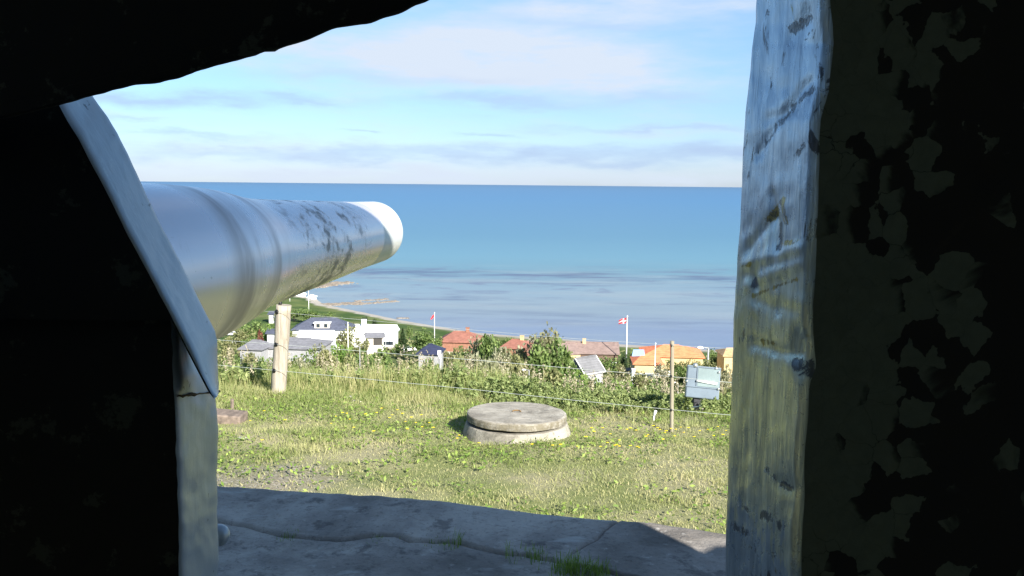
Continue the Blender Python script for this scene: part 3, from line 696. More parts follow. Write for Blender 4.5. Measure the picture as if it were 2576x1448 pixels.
# ------------------------------------------------------------------ floodlight box
FD = 11.2
fbp = at(1755, 1082, FD); fbp.z = min(fbp.z, tz(fbp.x, fbp.y) + .02)
fl = empty('floodlight', fbp, 'blue grey metal floodlight box on a dark post beside the thin fence stake', 'floodlight')
mp = FD / F
b = MB(); b.box(-.075, .075, -.06, .06, -.2, .30); o = b.build('concrete_foot', M_CONC, fl); bevel(o, .01)
b = MB(); b.box(-.068, .068, -.05, .05, .31, (1082 - 975) * mp); b.build('post', M_POSTD, fl)
cb = at(1768, 962, FD) - fbp; w2, h2 = 42 * mp, 41 * mp
b = MB(); b.box(-w2, w2, -.05, .09, -h2, h2); o = b.build('lamp_housing', M_MBOX, fl); bevel(o, .012); o.location = cb; o.rotation_euler = (R(-14), R(4), R(-6)); HO = o
b = MB(); b.box(-w2 - .006, w2 + .006, -.062, -.045, -h2 * .34, -h2 * .28); b.box(-w2 * .42, -w2 * .36, -.06, -.048, -h2 * .28, h2 * .9); b.box(-w2, w2, -.06, -.048, h2 * .9, h2); b.build('front_frame', M_MBOX, HO)
b = MB(); b.box(-w2 * .35, w2 * .93, -.057, -.047, -h2 * .26, h2 * .88); b.build('glass_pane', M_MBOX2, HO)
b = MB(); b.tube([(-w2 * .42, -.066, h2 * .06), (w2 * .8, -.066, h2 * .0)], [.014, .017], 10); b.build('glass_glare', M_FIT_GLARE, HO, True)  # glare on the glass, modelled as a pale white bar
for (hx, hz, rr) in ((-.55, 1.02, .028), (.7, .95, .017), (.88, .72, .017), (-1.0, -.02, .015), (.92, -.30, .018)):
    b = MB(); b.lathe([(.001, .02), (rr * .6, .018), (rr, .004), (rr, -.012)], 14); q = b.build('clamp', M_CHROME, HO, True); q.location = (hx * w2, -.06, hz * h2); q.rotation_euler = (R(90), 0, 0)
b = MB(); pts = [at(a, c_, FD - .08) - fbp for a, c_ in [(1729, 1027), (1745, 1024), (1757, 1022), (1765, 1018), (1770, 1010), (1771, 1004)]]
b.tube(pts, .0085, 8); b.build('conduit', M_FIT_GLARE, fl, True)
# small pale stakes
for (a, b1, b2, dx, lb) in ((1650, 1032, 1052, -6, 'short pale leaning marker peg in the weeds left of the thin stake'),):
    p0 = at(a, b1, 10.6); p1 = at(a + dx, b2, 10.6); p1.z = tz(p1.x, p1.y) - .05
    b = MB(); b.tube([Vector((0, 0, 0)), p0 - p1 - Vector((.02, 0, .06))], .010, 8); b.tube([p0 - p1 - Vector((.02, 0, .06)), p0 - p1], .016, 8)
    o = b.build('marker_peg', M_FIT_GLARE, None, True); o.location = p1; tag(o, lb, 'peg')

# timber/stone lying at the left
sp = hit(575, 1062)
b = MB(); b.box(-.42, .19, -.13, .13, 0, .12); o = b.build('stone_block', M_STONE); bevel(o, .02, 3); o.location = sp + Vector((-.02, .05, -.015)); o.rotation_euler = (R(3), R(2.5), R(-6))
tag(o, 'low weathered brown stone block lying in the grass at the left edge of the opening', 'stone block')
b = MB(); b.tube([(0, 0, -.1), (.01, 0, .14)], .022, 8); o = b.build('wooden_peg', M_STONE); o.location = hit(583, 1032) ; tag(o, 'short dark wooden peg standing behind the brown stone block', 'peg')
# bleached litter lump
for i, (a, c_, s_, lb) in enumerate(((882, 1000, .055, 'pinkish pale stone lump in the grass between post and well, the left one'), (897, 1010, .06, 'pinkish pale stone lump in the grass between post and well, the right one'), (737, 1018, .045, 'flat pale stone by the foot of the thick fence post'),
        (612, 1105, .07, 'flat pale stone in the grass below the brown block'))):
    h = hit(a, c_); bm_ = MB(); bm_.lathe([(.001, .6), (.5, .55), (.85, .3), (1, 0), (.9, -.3)], 10); o = bm_.build('pale_stone', M_GRAVEL, None, True)
    for v in o.data.vertices: v.co = v.co * (1 + .35 * noise.noise(v.co * 1.7 + Vector((i * 7, 0, 0)))) * s_
    o.location = h; o.scale = (1.2, .8, .55); tag(o, lb, 'stone')

# ------------------------------------------------------------------ grass, herbs, flowers
def inside(x, y): return y > np.interp(x, EP[:, 0], EP[:, 1]) + .05
def gz(x, y):
    iy = np.searchsorted(ys, y) - 1; ix = np.searchsorted(xs, x) - 1
    fy = (y - ys[iy]) / (ys[iy + 1] - ys[iy]); fx = (x - xs[ix]) / (xs[ix + 1] - xs[ix])
    return (GZ[iy, ix] * (1 - fx) + GZ[iy, ix + 1] * fx) * (1 - fy) + (GZ[iy + 1, ix] * (1 - fx) + GZ[iy + 1, ix + 1] * fx) * fy
def vn(x, y, s, seed=0):                       # cheap vector value-noise
    r = np.random.default_rng(seed); A = r.random((64, 64)); u = x * s % 64; v = y * s % 64
    i = u.astype(int); j = v.astype(int); fu = u - i; fv = v - j; fu = fu * fu * (3 - 2 * fu); fv = fv * fv * (3 - 2 * fv)
    i1 = (i + 1) % 64; j1 = (j + 1) % 64
    return (A[i, j] * (1 - fu) + A[i1, j] * fu) * (1 - fv) + (A[i, j1] * (1 - fu) + A[i1, j1] * fu) * fv
def fbm(x, y, s, seed=0): return (vn(x, y, s, seed) + .5 * vn(x, y, s * 2.1, seed + 1) + .25 * vn(x, y, s * 4.3, seed + 2)) / 1.75
def blades(name, n, xr, yr, hfun, wd, mats, tintf, lean=.5, keep=None, label=None, cat=None):
    x = rng.uniform(*xr, n); y = rng.uniform(*yr, n)
    k = inside(x, y)
    if keep is not None: k &= keep(x, y)
    k &= ~(((x - wc.x) ** 2 + (y - wc.y) ** 2) < .60 ** 2)
    x, y = x[k], y[k]; n = len(x); z = gz(x, y) - .01
    h = hfun(x, y) * rng.uniform(.55, 1.25, n); a = rng.uniform(0, 2 * np.pi, n); L = rng.uniform(.05, lean, n) * h
    w_ = wd * rng.uniform(.6, 1.4, n); b_ = rng.uniform(0, 2 * np.pi, n)
    cx, cy = np.cos(b_) * w_, np.sin(b_) * w_; lx, ly = np.cos(a) * L, np.sin(a) * L
    V = np.stack([np.stack([x - cx, y - cy, z], 1), np.stack([x + cx, y + cy, z], 1),
                  np.stack([x + cx * .8 + lx * .35, y + cy * .8 + ly * .35, z + h * .55], 1), np.stack([x - cx * .8 + lx * .35, y - cy * .8 + ly * .35, z + h * .55], 1),
                  np.stack([x + lx, y + ly, z + h], 1)], 1)
    i = np.arange(n) * 5
    T_ = np.concatenate([np.stack([i, i + 1, i + 2], 1), np.stack([i, i + 2, i + 3], 1), np.stack([i + 3, i + 2, i + 4], 1)])
    tn = tintf(x, y, n); o = mesh(name, V.reshape(-1, 3), T_, mats, tint=np.concatenate([tn, tn, tn]))
    tag(o, label, cat, kind='stuff'); return o
def dry(x, y): return np.clip((fbm(x, y, .8, 3) - .36) * 2.4 + (fbm(x, y, 3.1, 13) - .5) * 1.1 + np.clip((8.6 - y) * .22, -.25, .5) + np.exp(-((x + 1.3) ** 2 / 1.8 + (y - 11.2) ** 2 / .4)) * .5, 0, 1)
short = lambda x, y: .022 + .028 * fbm(x, y, 1.5, 9) + .055 * np.clip(fbm(x, y, 2.6, 19) - .55, 0, .3) / .3 + np.clip((y - 10.3) * .035, 0, .14)
bare = lambda x, y: (rng.random(len(x)) < np.clip(1.5 - 1.0 * dry(x, y) - .6 * np.exp(-((x + 2.3) ** 2 / 1.2 + (y - 7.9) ** 2 / .5)), .12, 1))
blades('grass', 200000, (-6, 5), (5.0, 13.8), short, .0032, M_GRASS, lambda x, y, n: np.clip(dry(x, y) * .75 + rng.random(n) * .45 - .12, 0, 1), .9, bare, 'short sunlit meadow grass with dry patches between concrete apron and fence', 'grass')
# tall grass along the fence
def tallh(x, y): return np.clip(.10 + .42 * fbm(x, y, .6, 21), .06, .55) * np.where(x > 0, .62, 1) * np.clip((y - 11.6) / 1.0, .25, 1)
blades('tall_grass', 30000, (-6.5, 6), (11.5, 17), tallh, .0042, M_TALL, lambda x, y, n: np.clip(fbm(x, y, .9, 5) * .9 + rng.random(n) * .6 - .35, 0, 1), .45,
       lambda x, y: (fbm(x, y, .5, 31) + (x < .5) * .3 - (x > .8) * .08 > .36), 'tall seeding grass along the wire fence where the slope drops away', 'tall grass')
def leaves(cx, cy, cz, size, nrm_up=.6, asp=1.5):
    """leaf quads: centres, size -> verts (n*4), faces"""
    n = len(cx); a = rng.uniform(0, 2 * np.pi, n)
    nv = rng.normal(size=(n, 3)); nv[:, 2] = np.abs(nv[:, 2]) * (1 + nrm_up * 2); nv /= np.linalg.norm(nv, axis=1)[:, None]
    t = np.cross(nv, rng.normal(size=(n, 3))); t /= np.linalg.norm(t, axis=1)[:, None] + 1e-9; b_ = np.cross(nv, t)
    s = (size * rng.uniform(.6, 1.4, n))[:, None]; c_ = np.stack([cx, cy, cz], 1)
    V = np.stack([c_ - t * s * asp, c_ - b_ * s * .75, c_ + t * s * asp, c_ + b_ * s * .75], 1).reshape(-1, 3)
    i = np.arange(n) * 4; return V, np.stack([i, i + 1, i + 2, i + 3], 1)
n = 34000; x = rng.uniform(-6, 5, n); y = rng.uniform(5.3, 13.0, n)
k = inside(x, y) & (fbm(x, y, 1.6, 41) > .47) & (((x - wc.x) ** 2 + (y - wc.y) ** 2) > .62 ** 2) & (rng.random(n) < np.clip(1.3 - dry(x, y), 0, 1)); x, y = x[k], y[k]
V, Fq = leaves(x, y, gz(x, y) + rng.uniform(.015, .06, len(x)), np.full(len(x), .013), .9, 1.7)
tag(mesh('ground_herbs', V, Fq, M_COVER, tint=rng.random(len(x))), 'low broad leaved clover and dandelion leaves spread through the grass around the well', 'ground cover', kind='stuff')
# nettles and docks behind the well
def stand(n_st, xr, yr, hf, name, m_, label, cat, keep=None, ls=.022, per=34, pale=.3):
    x = rng.uniform(*xr, n_st); y = rng.uniform(*yr, n_st)
    k = ((x - wc.x) ** 2 + (y - wc.y) ** 2) > .72 ** 2
    if keep is not None: k &= keep(x, y)
    x, y = x[k], y[k]; z = gz(x, y); h = hf(x, y) * rng.uniform(.7, 1.2, len(x)); lx = rng.normal(0, .12, len(x)) * h; ly = rng.normal(0, .12, len(x)) * h
    t = rng.random((len(x), per)) ** .7; t = np.clip(t, .05, 1); sp = (.035 + .09 * (1 - t)) * (h[:, None] / .6)
    cx = (x[:, None] + lx[:, None] * t + rng.normal(0, 1, t.shape) * sp).ravel(); cy = (y[:, None] + ly[:, None] * t + rng.normal(0, 1, t.shape) * sp).ravel(); cz_ = (z[:, None] + h[:, None] * t).ravel()
    V, Fq = leaves(cx, cy, cz_, np.full(len(cx), ls), .5, 1.6)
    tn = np.clip(.2 + .55 * np.repeat(fbm(x, y, 1.4, 77), per) + rng.normal(0, .2, len(cx)), 0, 1)
    o = mesh(name, V, Fq, m_, tint=tn); tag(o, label, cat, kind='stuff'); return o
stand(1700, (-1.0, 5), (11.0, 13.9), lambda x, y: np.clip(.15 + (y - 11) * .05, .12, .24) * (.25 + 1.3 * fbm(x, y, 1.2, 55)), 'nettle_bed', M_NETTLE, 'dense bed of nettles and leafy weeds behind the well and under the wires', 'weeds', ls=.015, per=64, keep=lambda x, y: (fbm(x, y, .75, 61) + np.clip(x * .3, -.2, .12) + rng.normal(0, .08, len(x)) > .46))
stand(420, (-5, -.6), (12.6, 17), lambda x, y: .16 + .26 * fbm(x, y, .9, 56), 'leafy_weeds', M_NETTLE, 'loose leafy weeds mixed with the tall grass right of the thick fence post', 'weeds', lambda x, y: fbm(x, y, .6, 62) > .45)
# seed heads (pale docks) standing in the weeds
n = 260; x = rng.uniform(-4.5, 4.5, n); y = rng.uniform(12.6, 16.5, n); z = gz(x, y); h = rng.uniform(.25, .62, n)
x2 = np.repeat(x, 34); y2 = np.repeat(y, 34); t = rng.random(n * 34); z2 = np.repeat(z + h * .55, 34) + t * np.repeat(h * .5, 34)
V, Fq = leaves(x2 + rng.normal(0, .013, len(x2)), y2 + rng.normal(0, .013, len(x2)), z2, np.full(len(x2), .011), 0, 1.4)
tag(mesh('seed_heads', V, Fq, mat('dry seed heads', f_leaf((.26, .22, .15), (.48, .43, .31), .2)), tint=rng.random(len(x2))), 'buff coloured dock and grass seed heads rising out of the weeds at the fence', 'seed heads', kind='stuff')

# yellow flowers: each one a thing
b = MB(); b.tube([(0, 0, 0), (.004, 0, .05), (0, 0, .10)], .0018, 5); st_me = b.build('stem', M_GSTEM)
fv = MB(); npet = 12
for k in range(npet):
    a = 2 * math.pi * k / npet; ca, sa = math.cos(a), math.sin(a)
    fv.add([(0, 0, .100), (.014 * ca - .005 * sa, .014 * sa + .005 * ca, .106), (.024 * ca, .024 * sa, .104), (.014 * ca + .005 * sa, .014 * sa - .005 * ca, .106)], [(0, 1, 2, 3)])
fv.lathe([(.001, .110), (.007, .108), (.009, .102), (.004, .097)], 8)
pet = fv.build('petals', M_YFL)
FL = [(845, 1054), (862, 1046), (873, 1045), (880, 1058), (920, 1049), (948, 1046), (987, 1049), (1013, 1050), (960, 1032), (1000, 1035), (1020, 1066), (1060, 1052), (890, 1083), (833, 1070), (718, 1064), (665, 1042), (1046, 1070), (1025, 1090), (980, 1058), (1062, 1078), (630, 1065), (1090, 1085), (1150, 1110), (1155, 1100), (940, 1092), (660, 1118), (1080, 1070), (1035, 1058),
      (1495, 1093), (1535, 1097), (1558, 1114), (1586, 1087), (1600, 1090), (1630, 1099), (1643, 1078), (1660, 1090), (1673, 1094), (1676, 1093), (1688, 1085), (1697, 1101), (1712, 1082), (1732, 1086), (1746, 1107), (1806, 1078), (1818, 1102), (1668, 1115), (1528, 1122), (1550, 1161), (1585, 1145), (1602, 1153), (1607, 1172), (1545, 1210), (1557, 1162), (1452, 1140), (1338, 1157), (1205, 1125), (1262, 1086), (1488, 1087), (1516, 1083), (1795, 1100), (1720, 1094), (1625, 1108), (1760, 1090), (1780, 1085), (1410, 1132), (1390, 1150), (1510, 1135), (1474, 1110), (1654, 1084), (1700, 1084), (1826, 1090), (1577, 1090), (1440, 1019)]
for i, (a, c_) in enumerate(FL):
    h = hit(a, c_ + 6 + (i % 5))
    if i == 0: s_, p_ = st_me, pet
    else:
        s_, p_ = st_me.copy(), pet.copy(); COL.objects.link(s_); COL.objects.link(p_)
    lbl = 'small yellow flower in the grass left of the well' if a < 1170 else ('small yellow flower in the grass below or on the near side of the well' if a < 1440 else 'small yellow flower in the grass right of the well')
    e = empty('yellow_flower', h, lbl, 'flower', 'yellow flowers in the grass', rz=i * 1.3)
    s_.parent = e; p_.parent = e; k = .6 + .3 * ((i * 37) % 10) / 10; e.scale = (k, k, k * .9)
# grass tufts in the apron crack
def tuft(px, py, hpx, wpx, n, label):
    c_ = at_z(px, py, AZ); mp_ = c_.y / F; h = hpx * mp_; w_ = wpx * mp_
    x = c_.x + rng.normal(0, w_ * .33, n); y = c_.y + rng.normal(0, .03, n) + (x - c_.x) * -.18; hh = h * rng.uniform(.35, 1.0, n); a = rng.uniform(0, 2 * np.pi, n)
    V = []; Fc = []
    for i in range(n):
        lx, ly = math.cos(a[i]) * hh[i] * rng.uniform(.1, .7), math.sin(a[i]) * hh[i] * rng.uniform(.1, .6); ww = .0022; k = len(V); px_ = math.cos(a[i] + 1.57) * ww, math.sin(a[i] + 1.57) * ww
        for t in (0, .35, .7, 1):
            q = t * t; wk = 1 - .85 * t
            V.append((x[i] + lx * q - px_[0] * wk, y[i] + ly * q - px_[1] * wk, AZ - .04 + (hh[i] + .04) * t * (1 - .15 * q))); V.append((x[i] + lx * q + px_[0] * wk, y[i] + ly * q + px_[1] * wk, AZ - .04 + (hh[i] + .04) * t * (1 - .15 * q)))
        for j in range(3): Fc.append((k + 2 * j, k + 2 * j + 1, k + 2 * j + 3, k + 2 * j + 2))
    xx_ = np.linspace(x.min(), x.max(), 8); k0 = len(V)
    for q_ in xx_: V += [(q_, c_.y - (q_ - c_.x) * .18 - .02, AZ - .035), (q_, c_.y - (q_ - c_.x) * .18 + .02, AZ - .035)]
    for q_ in range(7): Fc.append((k0 + 2 * q_, k0 + 2 * q_ + 2, k0 + 2 * q_ + 3, k0 + 2 * q_ + 1))
    o = mesh('grass_tuft', V, Fc, M_COVER, tint=np.concatenate([np.repeat(rng.random(n), 3), np.zeros(7)]), loc=c_); tag(o, label, 'grass tuft', 'grass tufts growing in the crack of the concrete')
tuft(1440, 1436, 56, 84, 260, 'largest leafy green tuft in the apron crack, near the bottom of the picture')
tuft(1505, 1440, 44, 60, 140, 'grass tuft just right of the largest one in the apron crack')
tuft(1350, 1392, 26, 46, 70, 'low grass tuft left of the largest one in the apron crack')
tuft(1148, 1362, 44, 22, 26, 'thin wispy grass tuft standing in the middle of the apron crack')
tuft(1112, 1362, 12, 50, 50, 'short mossy tuft left of the thin wispy one in the crack')
tuft(950, 1346, 9, 60, 60, 'flat mossy tuft where the apron crack bends upward')
tuft(730, 1342, 10, 46, 50, 'flat mossy tuft at the left end of the apron crack')
tuft(1285, 1382, 40, 26, 16, 'sparse upright grass stalks in the crack between thin and largest tufts')

# ------------------------------------------------------------------ trees and shrubs
def crown_mesh(seed, n, kind):
    r = np.random.default_rng(seed); C = []
    if kind == 'cone':
        t = r.random(n) ** .8; rad = (1 - t) * .5 * (1 + .3 * np.sin(t * 26)); a = r.uniform(0, 2 * np.pi, n)
        C = np.stack([np.cos(a) * rad * r.uniform(.6, 1, n), np.sin(a) * rad * r.uniform(.6, 1, n), .06 + t * .94], 1); s = .045
    else:
        nl = 15 if kind != 'thin' else 10
        cs = r.normal(size=(nl, 3)); cs /= np.linalg.norm(cs, axis=1)[:, None]; cs *= r.uniform(.1, .36, nl)[:, None]; cs[:, 2] = cs[:, 2] * 1.05 + .56
        rs = r.uniform(.11, .22, nl); k = r.integers(0, nl, n); d = r.normal(size=(n, 3)); d /= np.linalg.norm(d, axis=1)[:, None]
        C = cs[k] + d * (rs[k] * r.uniform(.55, 1.08, n) ** 1)[:, None]
        if kind == 'low': C[:, 2] = C[:, 2] * .95 - .02
        C[:, 2] = np.clip(C[:, 2], .03, 1.05); s = .032
    nv = r.normal(size=(n, 3)); nv /= np.linalg.norm(nv, axis=1)[:, None]; t_ = np.cross(nv, r.normal(size=(n, 3))); t_ /= np.linalg.norm(t_, axis=1)[:, None]; b_ = np.cross(nv, t_)
    ss = (s * r.uniform(.5, 1.4, n))[:, None]
    V = np.stack([C - t_ * ss, C - b_ * ss * .7, C + t_ * ss, C + b_ * ss * .7], 1).reshape(-1, 3); i = np.arange(n) * 4
    tn = np.clip(.15 + .5 * np.array([noise.noise(Vector(c_) * 5 + Vector((seed, 0, 0))) + .5 for c_ in C]) + r.normal(0, .2, n), 0, 1)
    return V, np.stack([i, i + 1, i + 2, i + 3], 1), tn
PROTO = {}
def crown_data(kind, var, n, m_):
    key = (kind, var, n, m_.name)
    if key not in PROTO:
        V, Fq, tn = crown_mesh(var * 13 + n, n, kind); o = mesh('crown', V, Fq, m_, tint=tn); PROTO[key] = o.data; COL.objects.unlink(o); bpy.data.objects.remove(o)
    return PROTO[key]
def trunk_data(var):
    key = ('trunk', var)
    if key not in PROTO:
        r = random.Random(var); b = MB(); b.tube([(0, 0, -.05), (.01, 0, .2), (.0, .01, .45), (.02, 0, .7)], [.035, .028, .018, .006], 8)
        for k in range(6):
            a = r.uniform(0, 6.28); z = r.uniform(.15, .45); l = r.uniform(.18, .3); b.tube([(0, 0, z), (math.cos(a) * l * .5, math.sin(a) * l * .5, z + .1), (math.cos(a) * l, math.sin(a) * l, z + .24)], [.013, .009, .003], 5)
        o = b.build('trunk', M_BARK, None, True); PROTO[key] = o.data; COL.objects.unlink(o); bpy.data.objects.remove(o)
    return PROTO[key]
TREE_I = [0]
def tree(px, top, wpx, d, kind, col, label, name='tree', cat='tree', n=1500, base=None, group='trees and bushes on the slope'):
    TREE_I[0] += 1; i = TREE_I[0]
    tp = at(px, top, d); zb = tz(tp.x, d) if base is None else base
    h = max(tp.z - zb, .5); wd = wpx * d / F
    e = empty(name, (tp.x, d, zb - .1), label, cat, group, rz=(i * 1.9) % 6.28)
    c_ = bpy.data.objects.new('crown', crown_data(kind, i % 4, n, M_LEAF[col])); COL.objects.link(c_); c_.parent = e
    k = wd / (.95 if kind != 'cone' else .95); c_.scale = (k, k, h)
    t = bpy.data.objects.new('trunk', trunk_data(i % 3)); COL.objects.link(t); t.parent = e; t.scale = (k * .8 + .2, k * .8 + .2, h)
TR = [
 (1238, 834, 100, 118, 'round', 'green', 'tall pointed green tree between the two red roofed houses'),
 (1362, 800, 135, 120, 'round', 'sparse', 'pale thinly leaved tree standing up against the sea'),
 (1415, 846, 110, 112, 'round', 'green', 'dense green tree just left of the brown roofed house'),
 (1345, 862, 120, 105, 'round', 'green', 'rounded green tree below the pale thin tree'),
 (1285, 882, 130, 85, 'round', 'olive', 'olive tree below the small red roof with yellow chimney'),
 (1200, 868, 110, 92, 'round', 'grey', 'greyish bush below the big red roof'),
 (1140, 872, 80, 100, 'round', 'olive', 'olive bush right of the navy hipped roof'),
 (1068, 820, 100, 232, 'round', 'green', 'broad green tree between the white house and the red roof'),
 (1100, 838, 70, 236, 'round', 'green', 'smaller green tree touching the left end of the red roof'),
 (1013, 826, 44, 250, 'cone', 'dark', 'narrow dark conifer at the right end of the long white house'),
 (1000, 850, 34, 240, 'round', 'green', 'small dark bush at the corner of the white house'),
 (866, 812, 74, 215, 'round', 'olive', 'brownish green tree left of the long white house'),
 (860, 846, 80, 175, 'round', 'bright', 'yellow green bush left of the tall pale pole'),
 (905, 842, 62, 205, 'round', 'olive', 'bush in front of the left end of the white house'),
 (925, 860, 100, 160, 'round', 'green', 'wide green bush right of the tall pale pole'),
 (965, 872, 90, 130, 'round', 'green', 'green bush below the white house, beside the gravel yard'),
 (640, 792, 90, 262, 'round', 'green', 'green tree left of the thick fence post, just under the barrel'),
 (600, 822, 90, 240, 'round', 'olive', 'olive tree under the barrel near the left plate'),
 (680, 798, 60, 250, 'round', 'bright', 'bright green tree directly left of the thick fence post'),
 (656, 826, 32, 208, 'round', 'red', 'red leaved bush left of the thick fence post'),
 (622, 836, 60, 215, 'round', 'green', 'low green bush beside the red leaved bush'),
 (570, 842, 60, 190, 'round', 'olive', 'low olive bush at the very left of the view'),
 (738, 815, 26, 240, 'round', 'olive', 'small bush between the fence post and the slate roof'),
 (780, 772, 70, 330, 'round', 'green', 'hedge tree on the headland behind the slate roof'),
 (740, 774, 50, 335, 'round', 'green', 'dark tree on the headland, right of the post top'),
 (830, 782, 50, 325, 'round', 'green', 'low tree beyond the right end of the slate roof'),
 (918, 788, 24, 325, 'round', 'dark', 'dark round shrub by the beach behind the white chimney'),
 (942, 798, 26, 315, 'round', 'dark', 'second dark shrub by the beach, right of the white chimney'),
 (960, 812, 24, 305, 'round', 'green', 'green shrub on the beach bank right of the white chimney'),
 (1030, 818, 26, 290, 'round', 'green', 'small green shrub above the conifer by the beach'),
 (1150, 822, 40, 280, 'round', 'green', 'low shrub beyond the ridge of the big red roof'),
 (1270, 846, 60, 275, 'round', 'green', 'low green hedge beyond the small red roof'),
 (1530, 886, 80, 205, 'round', 'green', 'green tree in front of the brown roof, right of the grey shed'),
 (1480, 898, 60, 180, 'round', 'green', 'green bush behind the grey shed ridge'),
 (1596, 862, 44, 235, 'round', 'green', 'rounded tree right of the red and white flag'),
 (1570, 884, 34, 225, 'round', 'dark', 'dark clipped conifer below the flagpole'),
 (1555, 905, 50, 205, 'round', 'olive', 'bush left of the low orange roof'),
 (1640, 866, 40, 262, 'round', 'green', 'shrub behind the left end of the orange roof'),
 (1745, 868, 60, 262, 'round', 'green', 'shrub behind the right end of the orange roof'),
 (1800, 874, 50, 240, 'round', 'green', 'green tree right of the orange roof'),
 (1730, 892, 60, 205, 'round', 'olive', 'bush in front of the eaves of the orange roof'),
 (1775, 900, 70, 190, 'round', 'olive', 'olive bush behind the floodlight box'),
 (1822, 898, 60, 150, 'round', 'grey', 'grey green bush at the right edge of the view'),
 (1700, 938, 60, 150, 'round', 'green', 'small green tree between the stake and the floodlight box'),
 (1640, 948, 120, 95, 'round', 'green', 'green tree left of the thin stake, below the asphalt road'),
 (1560, 944, 120, 98, 'round', 'bright', 'bright green tree below the white gate pillar'),
 (1440, 926, 90, 95, 'round', 'bright', 'bright green tree at the left foot of the grey shed'),
 (1500, 950, 100, 92, 'round', 'green', 'green tree in front of the grey shed'),
 (1380, 922, 110, 80, 'round', 'olive', 'olive tree right of the small street lamp'),
 (1310, 950, 120, 52, 'round', 'grey', 'greyish shrub around the street lamp pole'),
 (1240, 915, 130, 62, 'round', 'grey', 'grey green shrub left of the street lamp'),
 (1165, 902, 120, 58, 'round', 'olive', 'olive shrub above the well, left side'),
 (1090, 898, 110, 60, 'round', 'green', 'green shrub below the navy hipped roof'),
 (1020, 902, 90, 62, 'round', 'green', 'green shrub below the gravel yard'),
 (950, 896, 100, 70, 'round', 'green', 'green shrub below the pale pole, under the middle wire'),
 (875, 888, 90, 78, 'round', 'olive', 'olive shrub right of the thick fence post, under the middle wire'),
 (1400, 968, 130, 34, 'round', 'green', 'leafy shrub directly behind the right side of the well'),
 (1480, 985, 130, 28, 'round', 'olive', 'olive leafy shrub right of the well, close to the fence'),
 (1570, 978, 130, 33, 'round', 'green', 'green leafy shrub between well and stake'),
 (1650, 990, 110, 27, 'round', 'green', 'green leafy shrub just left of the thin stake'),
 (1720, 975, 80, 35, 'round', 'green', 'dark green shrub between the stake and the floodlight post'),
 (1300, 975, 120, 30, 'round', 'grey', 'grey leafy shrub directly behind the well lid'),
 (1210, 958, 110, 34, 'round', 'olive', 'olive leafy shrub behind the left side of the well'),
 (1820, 960, 90, 34, 'round', 'olive', 'olive shrub right of the floodlight box'),
 (615, 884, 90, 140, 'round', 'olive', 'olive bush in front of the small cream house'),
 (668, 886, 90, 130, 'round', 'green', 'green bush in front of the join of the two grey roofs'),
 (765, 876, 100, 140, 'round', 'green', 'green bush just right of the thick post, before the grey roof'),
 (812, 868, 90, 140, 'round', 'olive', 'olive bush at the right end of the grey roof'),
 (1122, 868, 60, 205, 'round', 'olive', 'olive bush before the left wall of the big red roofed house'),
 (1165, 864, 56, 205, 'round', 'green', 'green bush before the middle wall of the big red roofed house'),
 (1205, 862, 60, 200, 'round', 'grey', 'greyish bush before the right wall of the big red roofed house'),
 (1268, 872, 56, 200, 'round', 'olive', 'olive bush before the left wall of the small red roof'),
 (1312, 878, 56, 198, 'round', 'green', 'green bush before the right wall of the small red roof'),
 (1440, 892, 60, 190, 'round', 'olive', 'olive bush under the brown wing'),
 (1610, 918, 70, 150, 'round', 'olive', 'olive bush before the yellow wall of the low orange roof'),
 (1670, 912, 80, 150, 'round', 'grey', 'greyish bush between the low orange roof and the stake'),
 (1720, 916, 60, 140, 'round', 'green', 'green bush right of the stake below the wide orange roof'),
 (770, 850, 60, 215, 'round', 'olive', 'olive bush before the white walls under the slate roof'),
 (1478, 938, 80, 112, 'round', 'olive', 'olive bush right under the eaves of the grey shed'),
 (1698, 900, 60, 205, 'round', 'green', 'green bush before the yellow wall of the wide orange roof, by the stake'),
 (706, 884, 80, 120, 'round', 'olive', 'olive bush at the foot of the grey roofed house, right behind the thick post'),
 (752, 888, 80, 118, 'round', 'grey', 'greyish bush below the wall of the grey roofed house'),
 (585, 872, 70, 150, 'round', 'green', 'green bush by the left plate above the stone block'),
 (862, 795, 50, 315, 'round', 'green', 'green tree on the slope beyond the slate roof, towards the beach'),
 (893, 806, 44, 300, 'round', 'olive', 'olive tree on the slope directly left of the white chimney'),
 (705, 778, 44, 330, 'round', 'olive', 'olive tree on the headland just left of the post top'),
 (1325, 842, 110, 125, 'round', 'grey', 'tall soft grey green tree beside the pale thin tree'),
 (1205, 850, 90, 120, 'round', 'grey', 'soft grey green tree before the right end of the big red roof'),
 (1262, 872, 110, 100, 'round', 'grey', 'soft grey green tree below the small red roof'),
 (1800, 1005, 90, 24, 'round', 'green', 'low green shrub at the right of the floodlight post'),
]
for t in TR:
    n = 1100 if t[3] > 140 else (2600 if t[3] > 50 else 6500)
    if t[5] == 'sparse': n = 1000
    nm, ct = ('shrub', 'shrub') if ('shrub' in t[6] or 'bush' in t[6]) else (('conifer', 'tree') if 'conifer' in t[6] else ('tree', 'tree'))
    tree(*t, name=nm, cat=ct, n=n)
